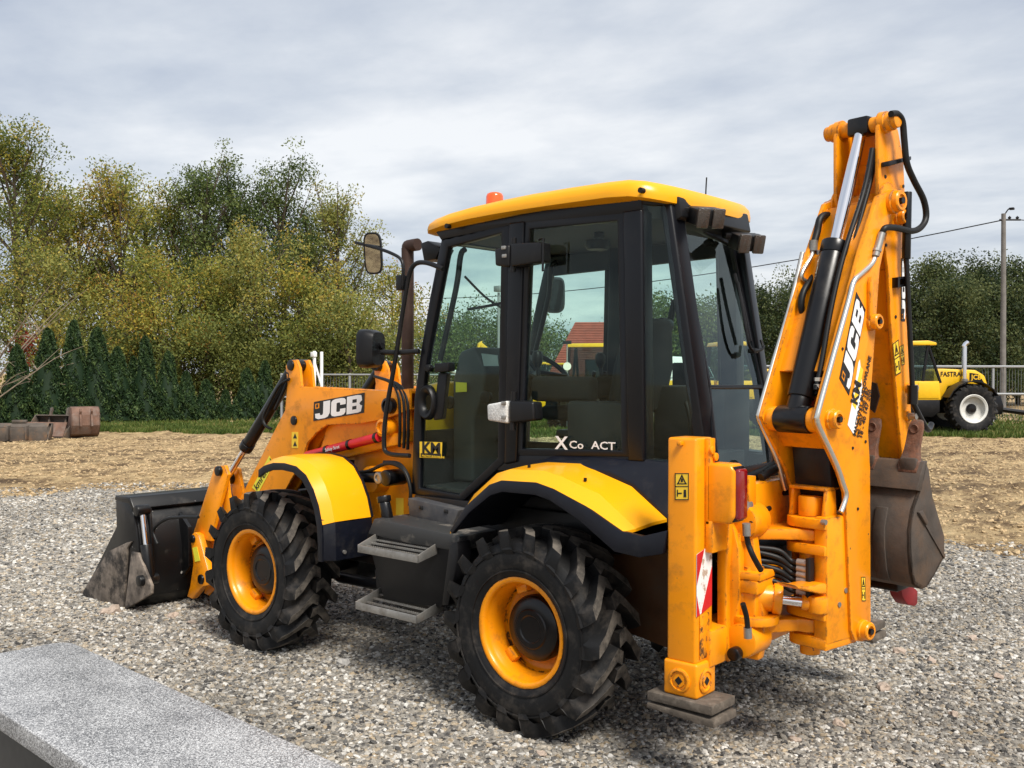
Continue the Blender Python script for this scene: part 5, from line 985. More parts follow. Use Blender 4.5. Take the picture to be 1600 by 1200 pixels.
for w_ in (-.10, .10): bprism([(d-.012, z) for d, z in shell[2:7]]+[(d, z) for d, z in shell[2:7]][::-1], w_, w_+.06).build('wear_strip', RUST, dg, bevel=.004)
bprism([DZ(a, b, BW) for a, b in ((1432, 800), (1438, 797), (1447, 815), (1444, 820))], BW, BW+.014).build('side_lug', RUST, dg, bevel=.003)
bprism([DZ(a, b, BW) for a, b in ((1443, 818), (1445, 816), (1476, 868), (1474, 872))], BW, BW+.006).build('weld_line', RUST, dg)
d0, z0 = DZ(1445, 722, BW)
for w_ in (-.215, .0, .215):
    rg = []
    for k, (hz, hw_, th, off) in enumerate(((-.05, .045, .035, -.012), (.0, .050, .036, -.012), (.005, .045, .034, -.010), (.055, .036, .026, -.006), (.10, .036, .020, 0), (.155, .037, .015, .006), (.185, .030, .010, .010), (.192, .018, .006, .012))):
        q = B(d0+off+hz*.22, w_, z0+hz); rg.append([q-W_*hw_-D_*th*.5, q+W_*hw_-D_*th*.5, q+W_*hw_+D_*th*.5, q-W_*hw_+D_*th*.5])
    tt = MB().loft(rg).build('tooth', RUST2, dg, bevel=.006); q = B(d0+.012, w_, z0); MB().box(q-D_*.02-Vector((0, 0, .02)), (.09, .06, .075), Matrix.Rotation(_a-R(90), 3, 'Z')).build('tooth_adapter', RUST, tt, bevel=.012)
    q = B(d0+.028, w_, z0+.15); MB().lathe(q-D_*.004, D_*-1, [(-.002, .022), (.006, .020), (.003, .014), (.0, 0)], n=12).build('tooth_dimple', RUST2, tt)
hk = [DZ(a, b, .0) for a, b in ((1392, 910), (1412, 914), (1420, 920), (1420, 940), (1416, 945), (1404, 942), (1396, 930))]
bprism(hk, -.02, .05).build('red_hitch_hook', mat('dark_red_paint', (.22, .008, .012), .45, var=.2), DIG, bevel=.008); bprism([(.50, .78), (.62, .80), (.62, .74), (.50, .73)], -.14, .14).build('hitch_block', BLKP, DIG, bevel=.01)
for s in (1, -1): bprism([(.58, .99), (.72, 1.02), (.80, .92), (.74, .82), (.60, .86)], s*.135, s*.16).build('bucket_ear', RUST, dg, bevel=.006)
bpin(.69, .93, -.2, .2, .035, STL, dg, name='bucket_pin')
# ---- pipes and hoses on the boom
MB().tube([BL(a, b, HW+.005) for a, b in ((1368, 398), (1362, 412), (1345, 428), (1334, 440), (1326, 470), (1301, 560), (1278, 645), (1277, 656), (1281, 670), (1306, 724), (1317, 756), (1322, 775), (1314, 800))], .012, n=10, sub=3).build('boom_pipe', ALU, DIG)
pl = []
for a, b in ((1374, 300), (1345, 385), (1326, 470), (1301, 560), (1278, 645), (1277, 656), (1281, 670), (1303, 720), (1313, 756), (1318, 775)): d, z = DZ(a, b, HW); pl.append(B(d, -HW-.005, z))
MB().tube(pl[1:], .012, n=10, sub=3).build('boom_pipe', ALU, DIG)
f0, f1 = BL(1368, 400, HW+.01), BL(1378, 364, HW+.02); MB().cyl(f0, f0.lerp(f1, .6), .017, n=12).cyl(f0.lerp(f1, .2), f0.lerp(f1, .3), .021, n=8).cyl(f0.lerp(f1, .6), f1, .016, n=12).build('hose_fitting', STL, DIG)
MB().tube([f1]+[BL(a, b, HW+.03) for a, b in ((1384, 356), (1400, 356), (1425, 361), (1440, 354), (1447, 338), (1443, 312), (1428, 282), (1417, 255), (1413, 220), (1410, 190), (1402, 178), (1392, 178))], .015, n=10).build('hose', RUB, DIG)
MB().tube([BL(a, b, -.12) for a, b in ((1312, 352), (1302, 340), (1290, 336), (1281, 343), (1277, 362), (1272, 380))], .017).build('hose', RUB, DIG)
MB().tube([BL(a, b, -.12) for a, b in ((1272, 378), (1268, 400), (1254, 425), (1254, 435), (1264, 442), (1270, 448))], .010, n=10).build('boom_pipe', ALU, DIG); q = BL(1271, 382, -.12); MB().cyl(q-Vector((0, 0, .03)), q+Vector((0, 0, .02)), .020, n=10).build('hose_fitting', STL, DIG)
MB().tube([BL(a, b, -.10) for a, b in ((1281, 404), (1272, 430), (1256, 455), (1252, 480), (1260, 500), (1268, 505))], .016).build('hose', RUB, DIG); q = BL(1281, 408, -.10); MB().cyl(q, q+Vector((0, 0, .05)), .02, n=10).build('hose_fitting', STL, DIG)
MB().tube([BL(a, b, .07) for a, b in ((1373, 215), (1362, 275), (1345, 340), (1330, 400), (1318, 470), (1300, 545), (1290, 570), (1278, 610), (1275, 618))], .011).build('hose', RUB, DIG)
MB().tube([BL(a, b, HW-.04) for a, b in ((1346, 400), (1352, 402), (1358, 415))], .012).build('bracket', YEL, boom)
# ---- kingpost: arms fixed to the frame, casting on the boom side, swing ram
def arm_h(z0, z1, name, r=.085, x0=-.99, y0=.10, y1=.60):
    c = KP; pts = [(x0, y0), (x0, y1), (x0-.06, y1-.02), (c.x+.02, c.y+r*1.05)]
    for t in np.linspace(R(100), R(260), 10): pts.append((c.x+r*math.cos(t), c.y+r*math.sin(t)))
    pts += [(c.x+.03, c.y-r*1.02), (x0-.05, y0)]
    return MB().prism([(x, y, z0) for x, y in pts], (0, 0, z1-z0)).build(name, YEL, DIG, bevel=.008)
arm_h(1.022, 1.072, 'kingpost_arm', x0=-1.0, y0=.22, y1=.55); arm_h(.612, .672, 'kingpost_arm', y0=.15, y1=.66)
def lug(z0, z1, r=.088, name='swing_lug', dw=0.0):
    pts = [(-r, .13)]+[(r*math.cos(R(t)), -.02+dw+r*math.sin(R(t))) for t in range(180, 361, 15)]+[(.17, .0), (.17, .13)]
    return MB().prism([B(d, w_, z0) for d, w_ in pts], (0, 0, z1-z0)).build(name, YEL, sw, bevel=.006)
sw = MB().prism([B(d, w_, .575) for d, w_ in ((-.07, .062), (-.075, .135), (.22, .135), (.22, -.125), (.09, -.125), (.09, .062))], (0, 0, .56)).build('swing_casting', YEL, DIG, bevel=.012)
lug(1.08, 1.125); lug(.965, 1.01); lug(.680, .722); lug(.548, .600, .075)
MB().cyl((*KP.xy, .50), (*KP.xy, .61), .045, n=20).build('swing_pin', YEL, sw, bevel=.006); MB().cyl((*KP.xy, .60), (*KP.xy, 1.12), .05, n=20).build('swing_pin', YEL, sw)
MB().cyl((*KP.xy, .722), (*KP.xy, .728), .046, n=24).build('pin_cap', YEL, sw)
tb = empty  # top block on the post
MB().cyl((*KP.xy, 1.125), (*KP.xy, 1.215), .055, n=24).build('top_cap', YEL, sw, bevel=.005)
for s in (1, -1): MB().prism([B(-.05, s*.085, 1.125), B(.05, s*.085, 1.125), B(.04, s*.085, 1.25), B(-.03, s*.085, 1.25)], W_*.018).build('top_bracket', YEL, sw, bevel=.005)
MB().prism([B(-.04, -.09, 1.245), B(-.04, .10, 1.245), B(.14, .10, 1.245), B(.14, -.09, 1.245)], (0, 0, .016)).build('top_bridge', YEL, sw, bevel=.004)
for px, py in (kq(664, 322), kq(783, 720), kq(745, 803)): q = UP(px, py, KP+W_*.128, W_); MB().cyl(q-W_*.01, q+W_*.012, .012, n=8).build('grease_point', STL, sw)
# plates on the visible side of the casting
MB().prism([UP(*kq(a, b), KP+W_*.13, W_) for a, b in ((490, 690), (560, 700), (660, 680), (805, 690), (808, 748), (640, 742), (520, 715))], W_*-.10).build('swing_rib', YEL, sw, bevel=.008)
MB().cyl(B(-.085, .095, .715), B(-.085, .095, .79), .046, n=20).build('rod_eye', YEL, sw, bevel=.008)
e1 = B(-.085, .085, .752); e0 = Vector((-1.06, .56, .775)); dd_ = (e1-e0).normalized()
sr = MB().cyl(e0-dd_*.10, e0+dd_*.10, .060, n=22).cyl(e0+dd_*.08, e0+dd_*.12, .068, n=22).build('swing_ram', YEL, DIG, bevel=.006); MB().cyl(e0+dd_*.1, e1, .022, n=18).build('ram_rod', CHR, sr); MB().cyl(e1-dd_*.06, e1-dd_*.02, .034, n=18).build('rod_collar', YEL, sr)
MB().box(e0-dd_*.02+Vector((0, 0, -.02)), (.12, .13, .16)).build('trunnion', YEL, sr, bevel=.012); MB().cyl((e0.x, e0.y, .66), (e0.x, e0.y, .70), .11, n=28).build('trunnion_base', YEL, sr, bevel=.006)
tp = MB().prism([(-1.0, .30, .86), (-1.0, .66, .86), (-1.13, .64, .86), (-1.12, .40, .86)], (0, 0, .035)).build('trunnion_cap', YEL, sr, bevel=.006)
for x, y in ((-1.05, .60), (-1.09, .56), (-1.05, .50)): MB().cyl((x, y, .89), (x, y, .91), .018, n=6).build('cap_bolt', YEL, tp)
MB().box((-1.05, .53, .83), (.14, .24, .06)).build('trunnion_shoulder', YEL, sr, bevel=.008)
# hose bundle across the kingpost
for k in range(6):
    z0 = 1.00-.028*k; z1 = .925-.026*k; y0 = .62-.02*(k % 3)
    MB().tube([(-.90, y0, z0+.01), (-1.02, .55, z0-.01+.01*(k % 2)), (-1.13, .47+.015*(k % 2), z0-.025), B(-.115, -.02, z1+.004), B(-.11, .035, z1+.004), B(-.10, .07, z1+.002)], .0125, n=10).build('hose', RUB, DIG)
    MB().cyl(B(-.113, .01, z1+.004), B(-.106, .055, z1+.003), .0165, n=10).build('hose_fitting', STL, DIG)
MB().prism([B(-.125, .058, .77), B(-.085, .058, .77), B(-.085, .058, .955), B(-.125, .058, .955)], W_*.02).build('hose_plate', BLK, sw, bevel=.004)
q0 = U(*kq(210, 335), 'x', -1.12); MB().tube([U(*kq(212, 395), 'x', -1.12), U(*kq(222, 450), 'x', -1.12), U(*kq(250, 520), 'x', -1.14), U(*kq(296, 604), 'x', -1.15)], .0125).build('hose', RUB, DIG)
MB().cyl(U(*kq(210, 330), 'x', -1.12), U(*kq(213, 400), 'x', -1.12), .018, n=10).build('hose_fitting', STL, DIG)
MB().tube([U(*kq(240, 330), 'x', -1.08), U(*kq(280, 280), 'x', -1.08), U(*kq(345, 240), 'x', -1.06)], .012).build('hose', RUB, DIG)
MB().tube([U(*kq(345, 185), 'x', -1.0), U(*kq(400, 150), 'x', -1.03), U(*kq(500, 132), 'x', -1.08)], .020).build('hose', RUB, DIG); MB().cyl(U(*kq(500, 132), 'x', -1.08), U(*kq(582, 112), 'x', -1.1), .018, n=12).build('hose_fitting', STL, DIG)
MB().tube([U(*kq(190, 800), 'x', -1.15), U(*kq(212, 880), 'x', -1.15), U(*kq(218, 960), 'x', -1.15)], .012).build('hose', RUB, DIG); MB().cyl(U(*kq(218, 940), 'x', -1.15), U(*kq(220, 1000), 'x', -1.15), .018, n=10).build('hose_fitting', STL, DIG)
# ---- carriage that slides on the rear frame
def xplate(name, pix, x, th, m=YEL, bevel=.006, parent=None): return MB().prism([U(*kq(a, b), 'x', x) for a, b in pix], (th, 0, 0)).build(name, m, parent or DIG, bevel=bevel)
ZT = 1.235
cp = MB().prism([U(*kq(a, b), 'y', .66) for a, b in ((92, 310), (110, 310), (140, 380), (160, 470), (170, 600), (168, 760), (150, 900), (130, 1040), (105, 1142), (40, 1120), (36, 900), (60, 600), (88, 420))], (0, -.05, 0)).build('carriage_plate', YEL, DIG, bevel=.01)
MB().prism([U(*kq(a, b), 'y', .70) for a, b in ((36, 440), (88, 310), (108, 310), (94, 600), (92, 900), (104, 1145), (64, 1125), (36, 1090))], (0, -.045, 0)).build('carriage_flange', YEL, cp, bevel=.008)
MB().prism([(-.96, .60, .50), (-1.10, .60, .50), (-1.13, .60, .66), (-1.06, .60, 1.12), (-.96, .60, 1.15)], (0, -.06, 0)).build('carriage_rib', YEL, cp, bevel=.01)
q = U(*kq(175, 1020), 'y', .68); MB().cyl(q, q-Vector((0, .16, 0)), .075, n=26).build('clamp_cylinder', YEL, cp, bevel=.01); q = U(*kq(130, 1098), 'y', .72); MB().cyl(q, q-Vector((0, .05, 0)), .03, n=14).build('clamp_bolt', BLKP, cp, bevel=.005)
q = U(*kq(185, 320), 'y', .60); MB().cyl(q+Vector((0, .03, 0)), q-Vector((0, .12, 0)), .085, n=26).build('clamp_cylinder', YEL, cp, bevel=.01)
for a, b in ((130, 252), (176, 232)): q = U(*kq(a, b), 'y', .64); MB().cyl(q+Vector((0, .02, 0)), q-Vector((0, .06, 0)), .026, n=6).cyl(q+Vector((0, .0, 0)), q-Vector((0, .06, 0)), .034, n=16).build('clamp_bolt', STL, cp, bevel=.003)
# upper frame beam with its bracket plates
MB().prism([(-.84, -.86, 1.13), (-1.0, -.86, 1.13), (-1.0, -.86, 1.25), (-.84, -.86, 1.25)], (0, 1.66, 0)).build('upper_frame_beam', YEL, DIG, bevel=.012)
MB().prism([(-.84, -.86, .50), (-1.0, -.86, .50), (-1.0, -.86, .66), (-.84, -.86, .66)], (0, 1.70, 0)).build('lower_frame_beam', YEL, DIG, bevel=.012)
MB().prism([(-1.0, .06, 1.05), (-1.0, .62, 1.05), (-1.0, .64, 1.20), (-1.0, .54, 1.275), (-1.0, .20, 1.275), (-1.0, .06, 1.18)], (-.05, 0, 0)).build('carriage_head', YEL, DIG, bevel=.012)
MB().prism([(-1.0, .12, .52), (-1.0, .64, .52), (-1.0, .64, 1.06), (-1.0, .50, 1.06), (-1.0, .48, .62), (-1.0, .12, .60)], (-.03, 0, 0)).build('carriage_web', YEL, DIG, bevel=.008)
tq = [U(*kq(a, b), 'x', -1.06) for a, b in ((224, 48), (268, 50), (268, 232), (224, 228))]; MB().prism(tq, (.02, 0, 0)).build('latch_tab', YEL, DIG, bevel=.004)
boxy('rear_bulkhead', -.82, -.76, -.80, .80, .62, 1.16, BLKP)
MB().tube([(-1.02, .42, 1.29), (-1.05, .30, 1.33), (-1.02, .1, 1.31), (-.95, -.1, 1.30)], .02).build('hose', RUB, DIG); MB().tube([(-.98, .30, 1.30), (-1.0, .12, 1.36), (-.97, -.2, 1.30)], .015).build('hose', RUB, DIG)
MB().tube([(-.80, .38, 1.22), (-.86, .12, 1.27), (-.90, -.1, 1.33), (-.92, -.16, 1.36)], .03).build('rubber_boot', RUB, DIG)
# ---- stabiliser legs
def stabiliser(s):
    y1, y0 = .93, .785
    def by(v): return [Vector((q[0], q[1]*s, q[2])) for q in v]
    st_ = MB().prism(by([(-.838, y1, .53), (-.980, y1, .53), (-.980, y1, 1.492), (-.838, y1, 1.492)]), (0, -(y1-y0)*s, 0)).build('stabiliser_leg', YEL, DIG, bevel=.012, seg=3)
    MB().prism(by([(-.826, y1+.008, .385), (-.992, y1+.008, .385), (-.992, y1+.008, .535), (-.826, y1+.008, .535)]), (0, -(y1-y0+.016)*s, 0)).build('inner_leg', YEL, st_, bevel=.012, seg=3)
    for x, y, ax in ((-.909, (y1+.008)*s, (0, s, 0)), (-.992, .87*s, (-1, 0, 0))):
        pb = MB().lathe((x, y, .455), ax, [(-.03, .052), (.006, .052), (.010, .046), (.010, .040), (.004, .038), (.004, .030), (.008, .028), (.008, 0)], n=30).build('foot_pin', YEL, st_, ang=35)
        c = Vector((x, y, .455))+Vector(ax)*.009; M_ = Matrix.Rotation(R(45), 3, ax); MB().box(c, (.026, .006, .026) if abs(ax[1]) else (.006, .026, .026), M_).build('pin_socket', BPR, pb)
    ft = MB().prism(by([(-.76, .965, .345), (-1.08, .965, .345), (-1.08, .965, .385), (-.76, .965, .385)]), (0, -.20*s, 0)).build('foot_pad', ASPH, st_, bevel=.006)
    MB().prism(by([(-.755, .965, .31), (-1.09, .965, .295), (-1.085, .965, .328), (-.76, .965, .335)]), (0, -.20*s, 0)).build('rubber_pad', ASPH, ft, bevel=.006)
    # guide rails, bracket with the tail lamp
    MB().prism(by([(-.980, .86, 1.12), (-1.005, .86, 1.12), (-1.005, .86, 1.49), (-.980, .86, 1.49)]), (0, -.05*s, 0)).build('guide_rail', YEL, st_, bevel=.004)
    MB().prism(by([(-.982, .90, .545), (-.985, .90, .56), (-.985, .90, .72), (-.982, .90, .74)]), (0, -.08*s, 0)).build('wear_pad', YEL, st_, bevel=.006)
    MB().prism(by([(-.982, .86, 1.0), (-1.02, .86, 1.0), (-1.02, .86, 1.14), (-.982, .86, 1.14)]), (0, -.13*s, 0)).build('rail_block', YEL, st_, bevel=.006)
    for k in range(2): q = Vector((-1.006, (.85-.03*k)*s, 1.44-.03*k)); MB().cyl(q, q-Vector((.012, 0, 0)), .018, n=10).build('roller', YEL, st_, bevel=.003)
    lh = MB().prism(by([(-.985, .86, 1.13), (-1.10, .86, 1.13), (-1.12, .86, 1.16), (-1.12, .86, 1.36), (-1.10, .86, 1.385), (-.985, .86, 1.385)]), (0, -.105*s, 0)).build('lamp_housing', YEL, st_, bevel=.014, seg=3)
    tl_ = MB().prism(by([(-1.105, .845, 1.15), (-1.105, .77, 1.15), (-1.105, .77, 1.365), (-1.105, .845, 1.365)]), (-.035, 0, 0)).build('tail_lamp', REDL, st_, bevel=.012, seg=3)
    MB().prism(by([(-1.10, .85, 1.14), (-1.10, .763, 1.14), (-1.10, .763, 1.375), (-1.10, .85, 1.375)]), (-.018, 0, 0)).build('lamp_base', BLK, tl_, bevel=.006)
    # hazard stripes: white plate with red slanting bands
    z0, z1 = .765, 1.03; xx = -.9815
    hz = MB().prism(by([(xx, .926, z0-.03), (xx, .80, z0+.0), (xx, .80, z1), (xx, .926, z1-.03)]), (-.002, 0, 0)).build('hazard_marker', WHD, st_)
    for r_ in ([(.885, z0-.022), (.80, z0), (.80, z0+.17), (.885, z0-.01)], [(.926, z1-.16), (.926, z1-.03), (.865, z1-.014)], [(.926, z0-.03), (.90, z0-.025), (.926, z0+.06)]):
        MB().prism(by([(xx-.002, y, z) for y, z in r_]), (-.001, 0, 0)).build('red_stripe', RED, hz)
    MB().box((-.909, .94*s, 1.47), (.02, .03, .02)).build('stop', YEL, st_, bevel=.004)
    return st_
s1 = stabiliser(1); stabiliser(-1)
def warn(parent, pts, nrm, symbols=True):
    # pts: bottom-left, bottom-right, top-right, top-left
    n = Vector(nrm).normalized(); a, b, c, d = [Vector(q)+n*.0012 for q in pts]
    o = MB().prism([a, b, c, d], n*.0012).build('warning_sticker', YST, parent); k = n*.0016
    def P(u, v): return a.lerp(b, u).lerp(d.lerp(c, u), v)+k
    T = MB()
    for r_ in ([(.0, .0), (1, 0), (1, .03), (0, .03)], [(0, .97), (1, .97), (1, 1), (0, 1)], [(0, 0), (.06, 0), (.06, 1), (0, 1)], [(.94, 0), (1, 0), (1, 1), (.94, 1)], [(0, .485), (1, .485), (1, .515), (0, .515)]): T.prism([P(*q) for q in r_], n*.0008)
    T.build('sticker_border', BPR, o)
    T = MB()
    for r_ in ([(.15, .58), (.25, .58), (.55, .90), (.5, .96)], [(.85, .58), (.75, .58), (.46, .90), (.5, .96)], [(.15, .58), (.85, .58), (.85, .62), (.15, .62)], [(.42, .66), (.58, .66), (.56, .80), (.46, .80)], [(.62, .10), (.82, .10), (.80, .38), (.64, .38)], [(.15, .22), (.5, .22), (.5, .27), (.15, .27)], [(.15, .12), (.22, .12), (.22, .38), (.15, .38)]): T.prism([P(*q) for q in r_], n*.0008)
    T.build('sticker_symbol', BPR, o)
warn(s1, PY([(1055, 781), (1077, 781), (1077, 739), (1055, 739)], .93), (0, 1, 0))
warn(dip, [BL(*q, .12) for q in ((1399, 587), (1407, 582), (1403, 530), (1394, 537))], W_); warn(dip, [BL(*q, .12) for q in ((1408, 571), (1413, 569), (1411, 538), (1405, 541))], W_)
warn(boom, [BL(*q, HW) for q in ((1346, 939), (1352, 939), (1351, 901), (1345, 901))], W_)
# ---- boom lettering
o_, x_, y_ = BL(1326, 618, HW), BL(1352, 484, HW), BL(1311, 591, HW)
logo(boom, o_, x_-o_, y_-o_, 1, 1, W_, full=True)
o_, x_, y_ = BL(1410, 502, .12), BL(1410, 437, .12), BL(1405, 502, .12)
logo(dip, o_-D_*.0+D_*.02, Vector((0, 0, .30)), D_*-.035, 1, 1, W_, full=True)
sx_ = (BL(1354, 580, HW)-BL(1333, 686, HW)); sy_ = (BL(1324, 664, HW)-BL(1333, 686, HW))
ks = MB().prism([BL(*q, HW)+W_*.001 for q in ((1324, 664), (1334, 680), (1347, 607), (1343, 562), (1341, 566), (1329, 640))], W_*.0012).build('white_sticker', WHT, boom)
def btext(px, py, body, size, m, bold=0.0): text_mesh('boom_lettering', body, size, BL(px, py, HW)+W_*.0035, sx_, -D_+Vector((0, 0, .25)), m, boom, bold=bold)
MB().prism([BL(*q, HW)+W_*.0024 for q in ((1331, 632), (1336, 640), (1348, 578), (1344, 572))], W_*.0008).build('sticker_band', YST, ks)
btext(1338, 634, 'KM', .075, BPR, .04); btext(1336, 682, 'MASZYNY BUDOWLANE', .034, BPR, .02); btext(1341, 684, 'tel. 607 500 187', .036, BPR, .012); btext(1346, 686, '18 - 40 147 200', .036, BPR, .012)
# ================================================================== things around the yard
# ---- granite slab bench in the foreground
def granite():
    mt = bpy.data.materials.new('speckled_granite'); mt.use_nodes = True; t = mt.node_tree; b = t.nodes['Principled BSDF']; b.inputs['Roughness'].default_value = 0.42
    tcn = N(t, 'ShaderNodeTexCoord'); V = tcn.outputs['Object']
    def vor(s, feat='F1'): v = N(t, 'ShaderNodeTexVoronoi'); v.inputs['Scale'].default_value = s; v.feature = feat; t.links.new(V, v.inputs['Vector']); return v
    v1 = vor(330); s1_ = N(t, 'ShaderNodeSeparateColor'); t.links.new(v1.outputs['Color'], s1_.inputs[0]); v2 = vor(170); s2_ = N(t, 'ShaderNodeSeparateColor'); t.links.new(v2.outputs['Color'], s2_.inputs[0])
    mx_ = N(t, 'ShaderNodeMix', data_type='FLOAT'); mx_.inputs[0].default_value = .4; t.links.new(s1_.outputs[0], mx_.inputs[2]); t.links.new(s2_.outputs[0], mx_.inputs[3])
    nz = N(t, 'ShaderNodeTexNoise'); nz.inputs['Scale'].default_value = 3; nz.inputs['Detail'].default_value = 6; t.links.new(V, nz.inputs['Vector'])
    ad = N(t, 'ShaderNodeMath', operation='MULTIPLY_ADD'); t.links.new(nz.outputs[0], ad.inputs[0]); ad.inputs[1].default_value = .5; t.links.new(mx_.outputs[0], ad.inputs[2])
    cr_ = N(t, 'ShaderNodeValToRGB'); t.links.new(ad.outputs[0], cr_.inputs[0]); el = cr_.color_ramp.elements
    el[0].position = .28; el[0].color = (.045, .046, .05, 1); el[1].position = 1.0; el[1].color = (.62, .62, .62, 1)
    for p, c in ((.50, (.12, .12, .124)), (.70, (.23, .23, .235)), (.87, (.38, .38, .38))): x = el.new(p); x.color = (*c, 1)
    t.links.new(cr_.outputs[0], b.inputs['Base Color'])
    bn_ = N(t, 'ShaderNodeBump'); bn_.inputs['Strength'].default_value = .12; bn_.inputs['Distance'].default_value = .002; t.links.new(v1.outputs['Distance'], bn_.inputs['Height']); t.links.new(bn_.outputs[0], b.inputs['Normal'])
    return mt
GRA = granite()
sb = empty('granite_bench', (.3, 2.7, 0)); tag(sb, 'grey speckled granite slab bench in the near left corner', 'bench')
A_ = U(105, 1000, 'z', .45); B_ = U(545, 1200, 'z', .45); ex = (B_-A_).normalized(); ey = Vector((-ex.y, ex.x, 0))*-1; L_ = 3.3; wd_ = .605; rc = .09; c_ = []
def loc_(u, v, z): return A_+ex*u+ey*v+Vector((0, 0, z-.45))-sb.location
for (cu, cv, a0) in ((rc, rc, 180), (L_-rc, rc, 270), (L_-rc, wd_-rc, 0), (rc, wd_-rc, 90)):
    for k in range(7): t = R(a0+k*15); c_.append((cu+rc*math.cos(t), cv+rc*math.sin(t)))
MB().prism([loc_(u, v, .37) for u, v in c_], (0, 0, .08)).build('slab', GRA, sb, bevel=.008, seg=3)
for u in (.35, 2.55): MB().prism([loc_(a, b, -.02) for a, b in ((u, .10), (u+.4, .10), (u+.4, wd_-.10), (u, wd_-.10))], (0, 0, .388)).build('leg', mat('dark_granite', (.05, .05, .052), .5, var=.3, vscale=90), sb, bevel=.01)
MB().prism([loc_(a, b, .03) for a, b in ((.30, .07), (2.99, .07), (2.99, wd_-.07), (.30, wd_-.07))], (0, 0, .338)).build('plinth', mat('dark_plinth', (.045, .044, .042), .6, var=.25, vscale=20, dirt=(.11, .10, .09), dscale=4, damt=.5), sb, bevel=.01)
# ---- a few larger stones
STL_ = ['pale tan stone on the gravel in front of the steps, larger than its neighbours', 'small tan stone below the lower step', 'small tan stone just right of the front bucket corner', 'tan stone beside the lower corner of the front bucket', 'reddish stone right under the front bucket edge', 'broad flat stone left of the front bucket tip', 'small stone at the bottom edge under the rear wheel', 'pale stone right of the boom foot on the open gravel', 'flat grey stone in the shade behind the stabiliser foot', 'small pale stone right of the flat grey one', 'pale stone below the digging bucket', 'grey stone near the bottom edge behind the stabiliser', 'small stone in the lower right corner area', 'small stone near the right edge below the digging bucket', 'small grey stone at the bottom edge right of the stabiliser']
for i, (px, py, s) in enumerate([(537, 1040, .075), (565, 952, .05), (440, 985, .05), (270, 965, .07), (300, 975, .05), (175, 958, .12), (845, 1182, .04), (1405, 1022, .07), (1380, 1078, .07), (1455, 1035, .05), (1520, 1000, .055), (1310, 1135, .06), (1490, 1120, .05), (1560, 1060, .05), (1240, 1160, .05)]):
    ico = bmesh.new(); bmesh.ops.create_icosphere(ico, subdivisions=2, radius=.5)
    for v in ico.verts: v.co *= 1+.35*math.sin(v.co.x*7+i)*math.sin(v.co.y*6+2*i)+.15*random.uniform(-1, 1)
    me = bpy.data.meshes.new('stone'); ico.to_mesh(me); ico.free(); me.materials.append(mat('pale_stone', random.choice([(.44, .36, .27), (.42, .40, .37), (.38, .30, .24), (.30, .29, .28)]), .85, var=.3, vscale=5, bump=.3, bscale=8)) if i < 4 else me.materials.append(_mats['pale_stone'])
    o = bpy.data.objects.new('stone', me); C.objects.link(o); o.location = GP(px, py)+Vector((0, 0, .012)); o.scale = (s*1.3, s, s*.75); o.rotation_euler = (random.uniform(-.2, .2), random.uniform(-.2, .2), random.uniform(0, 6)); tag(o, STL_[i], 'stone', 'larger stones on the gravel')
# ---- old attachments at the far left
def attach(name, label, px, d, rz, prof, w_, m, ears=None, parts=None):
    r_ = empty(name, GD(px, d), rz+CYAW-R(90)); tag(r_, label, 'digger bucket', 'old attachments lying by the conifers')
    inn = [(a*.9+.02, b*.92+.025) for a, b in prof]
    MB().prism([(-w_/2, a, b) for a, b in prof+inn[::-1]], (w_, 0, 0)).build('shell', m, r_, bevel=.006)
    for s in (1, -1): MB().prism([(s*w_/2, a, b) for a, b in prof], (-.025*s, 0, 0)).build('side_plate', m, r_, bevel=.005)
    for x in ears or []:
        MB().prism([(x, a, b) for a, b in ((.32, .30), (.42, .62), (.46, .78), (.53, .80), (.56, .72), (.50, .64), (.56, .52), (.60, .32))], (.05, 0, 0)).build('ear', m, r_, bevel=.008)
    return r_
OLD = mat('old_rusty_steel', (.155, .085, .058), .8, var=.35, vscale=5, dirt=(.20, .17, .15), dscale=3, damt=.7, bump=.3, bscale=30); OLD2 = mat('old_dark_steel', (.085, .068, .055), .75, var=.3, vscale=5, dirt=(.22, .12, .06), dscale=4, damt=.7)
a1 = attach('grading_bucket', 'long low rusty grading blade lying at the left edge', 22, 25.6, R(8), [(-.05, .0), (.10, .0), (.30, .06), (.42, .20), (.44, .42), (.36, .44)], 1.65, OLD2)
for x in (-.55, -.1, .35): MB().box((x, .02, .22), (.03, .5, .36)).build('rib', OLD2, a1, bevel=.01)
MB().prism([(-.83, -.02, .36), (.83, -.02, .36), (.83, .05, .44), (-.83, .05, .44)], (0, .04, .02)).build('front_lip', OLD2, a1, bevel=.005); MB().box((0, -.03, .18), (1.62, .03, .34)).build('face_plate', OLD2, a1, bevel=.005); MB().box((.1, .1, .50), (.36, .12, .07)).build('hitch', OLD2, a1, bevel=.01)
a2 = attach('ditching_bucket', 'brown ditching bucket with two upright ears beside the blade', 76, 27.0, R(-10), [(-.30, .02), (.0, .0), (.30, .04), (.48, .22), (.52, .46), (.40, .60), (.30, .60)], 1.25, OLD2, ears=[-.28, .22])
MB().prism([(-.62, -.30, .05), (.62, -.30, .05), (.62, -.12, .42), (-.62, -.12, .42)], (0, .03, 0)).build('face_plate', OLD, a2, bevel=.005)
a3 = attach('trenching_bucket', 'rounded rusty trenching bucket lying on its side by the conifers', 130, 27.2, R(212), [(-.42, .10), (-.28, .02), (.05, .0), (.30, .10), (.44, .34), (.42, .62), (.30, .80), (.12, .84)], .72, OLD, ears=[-.16, .12])
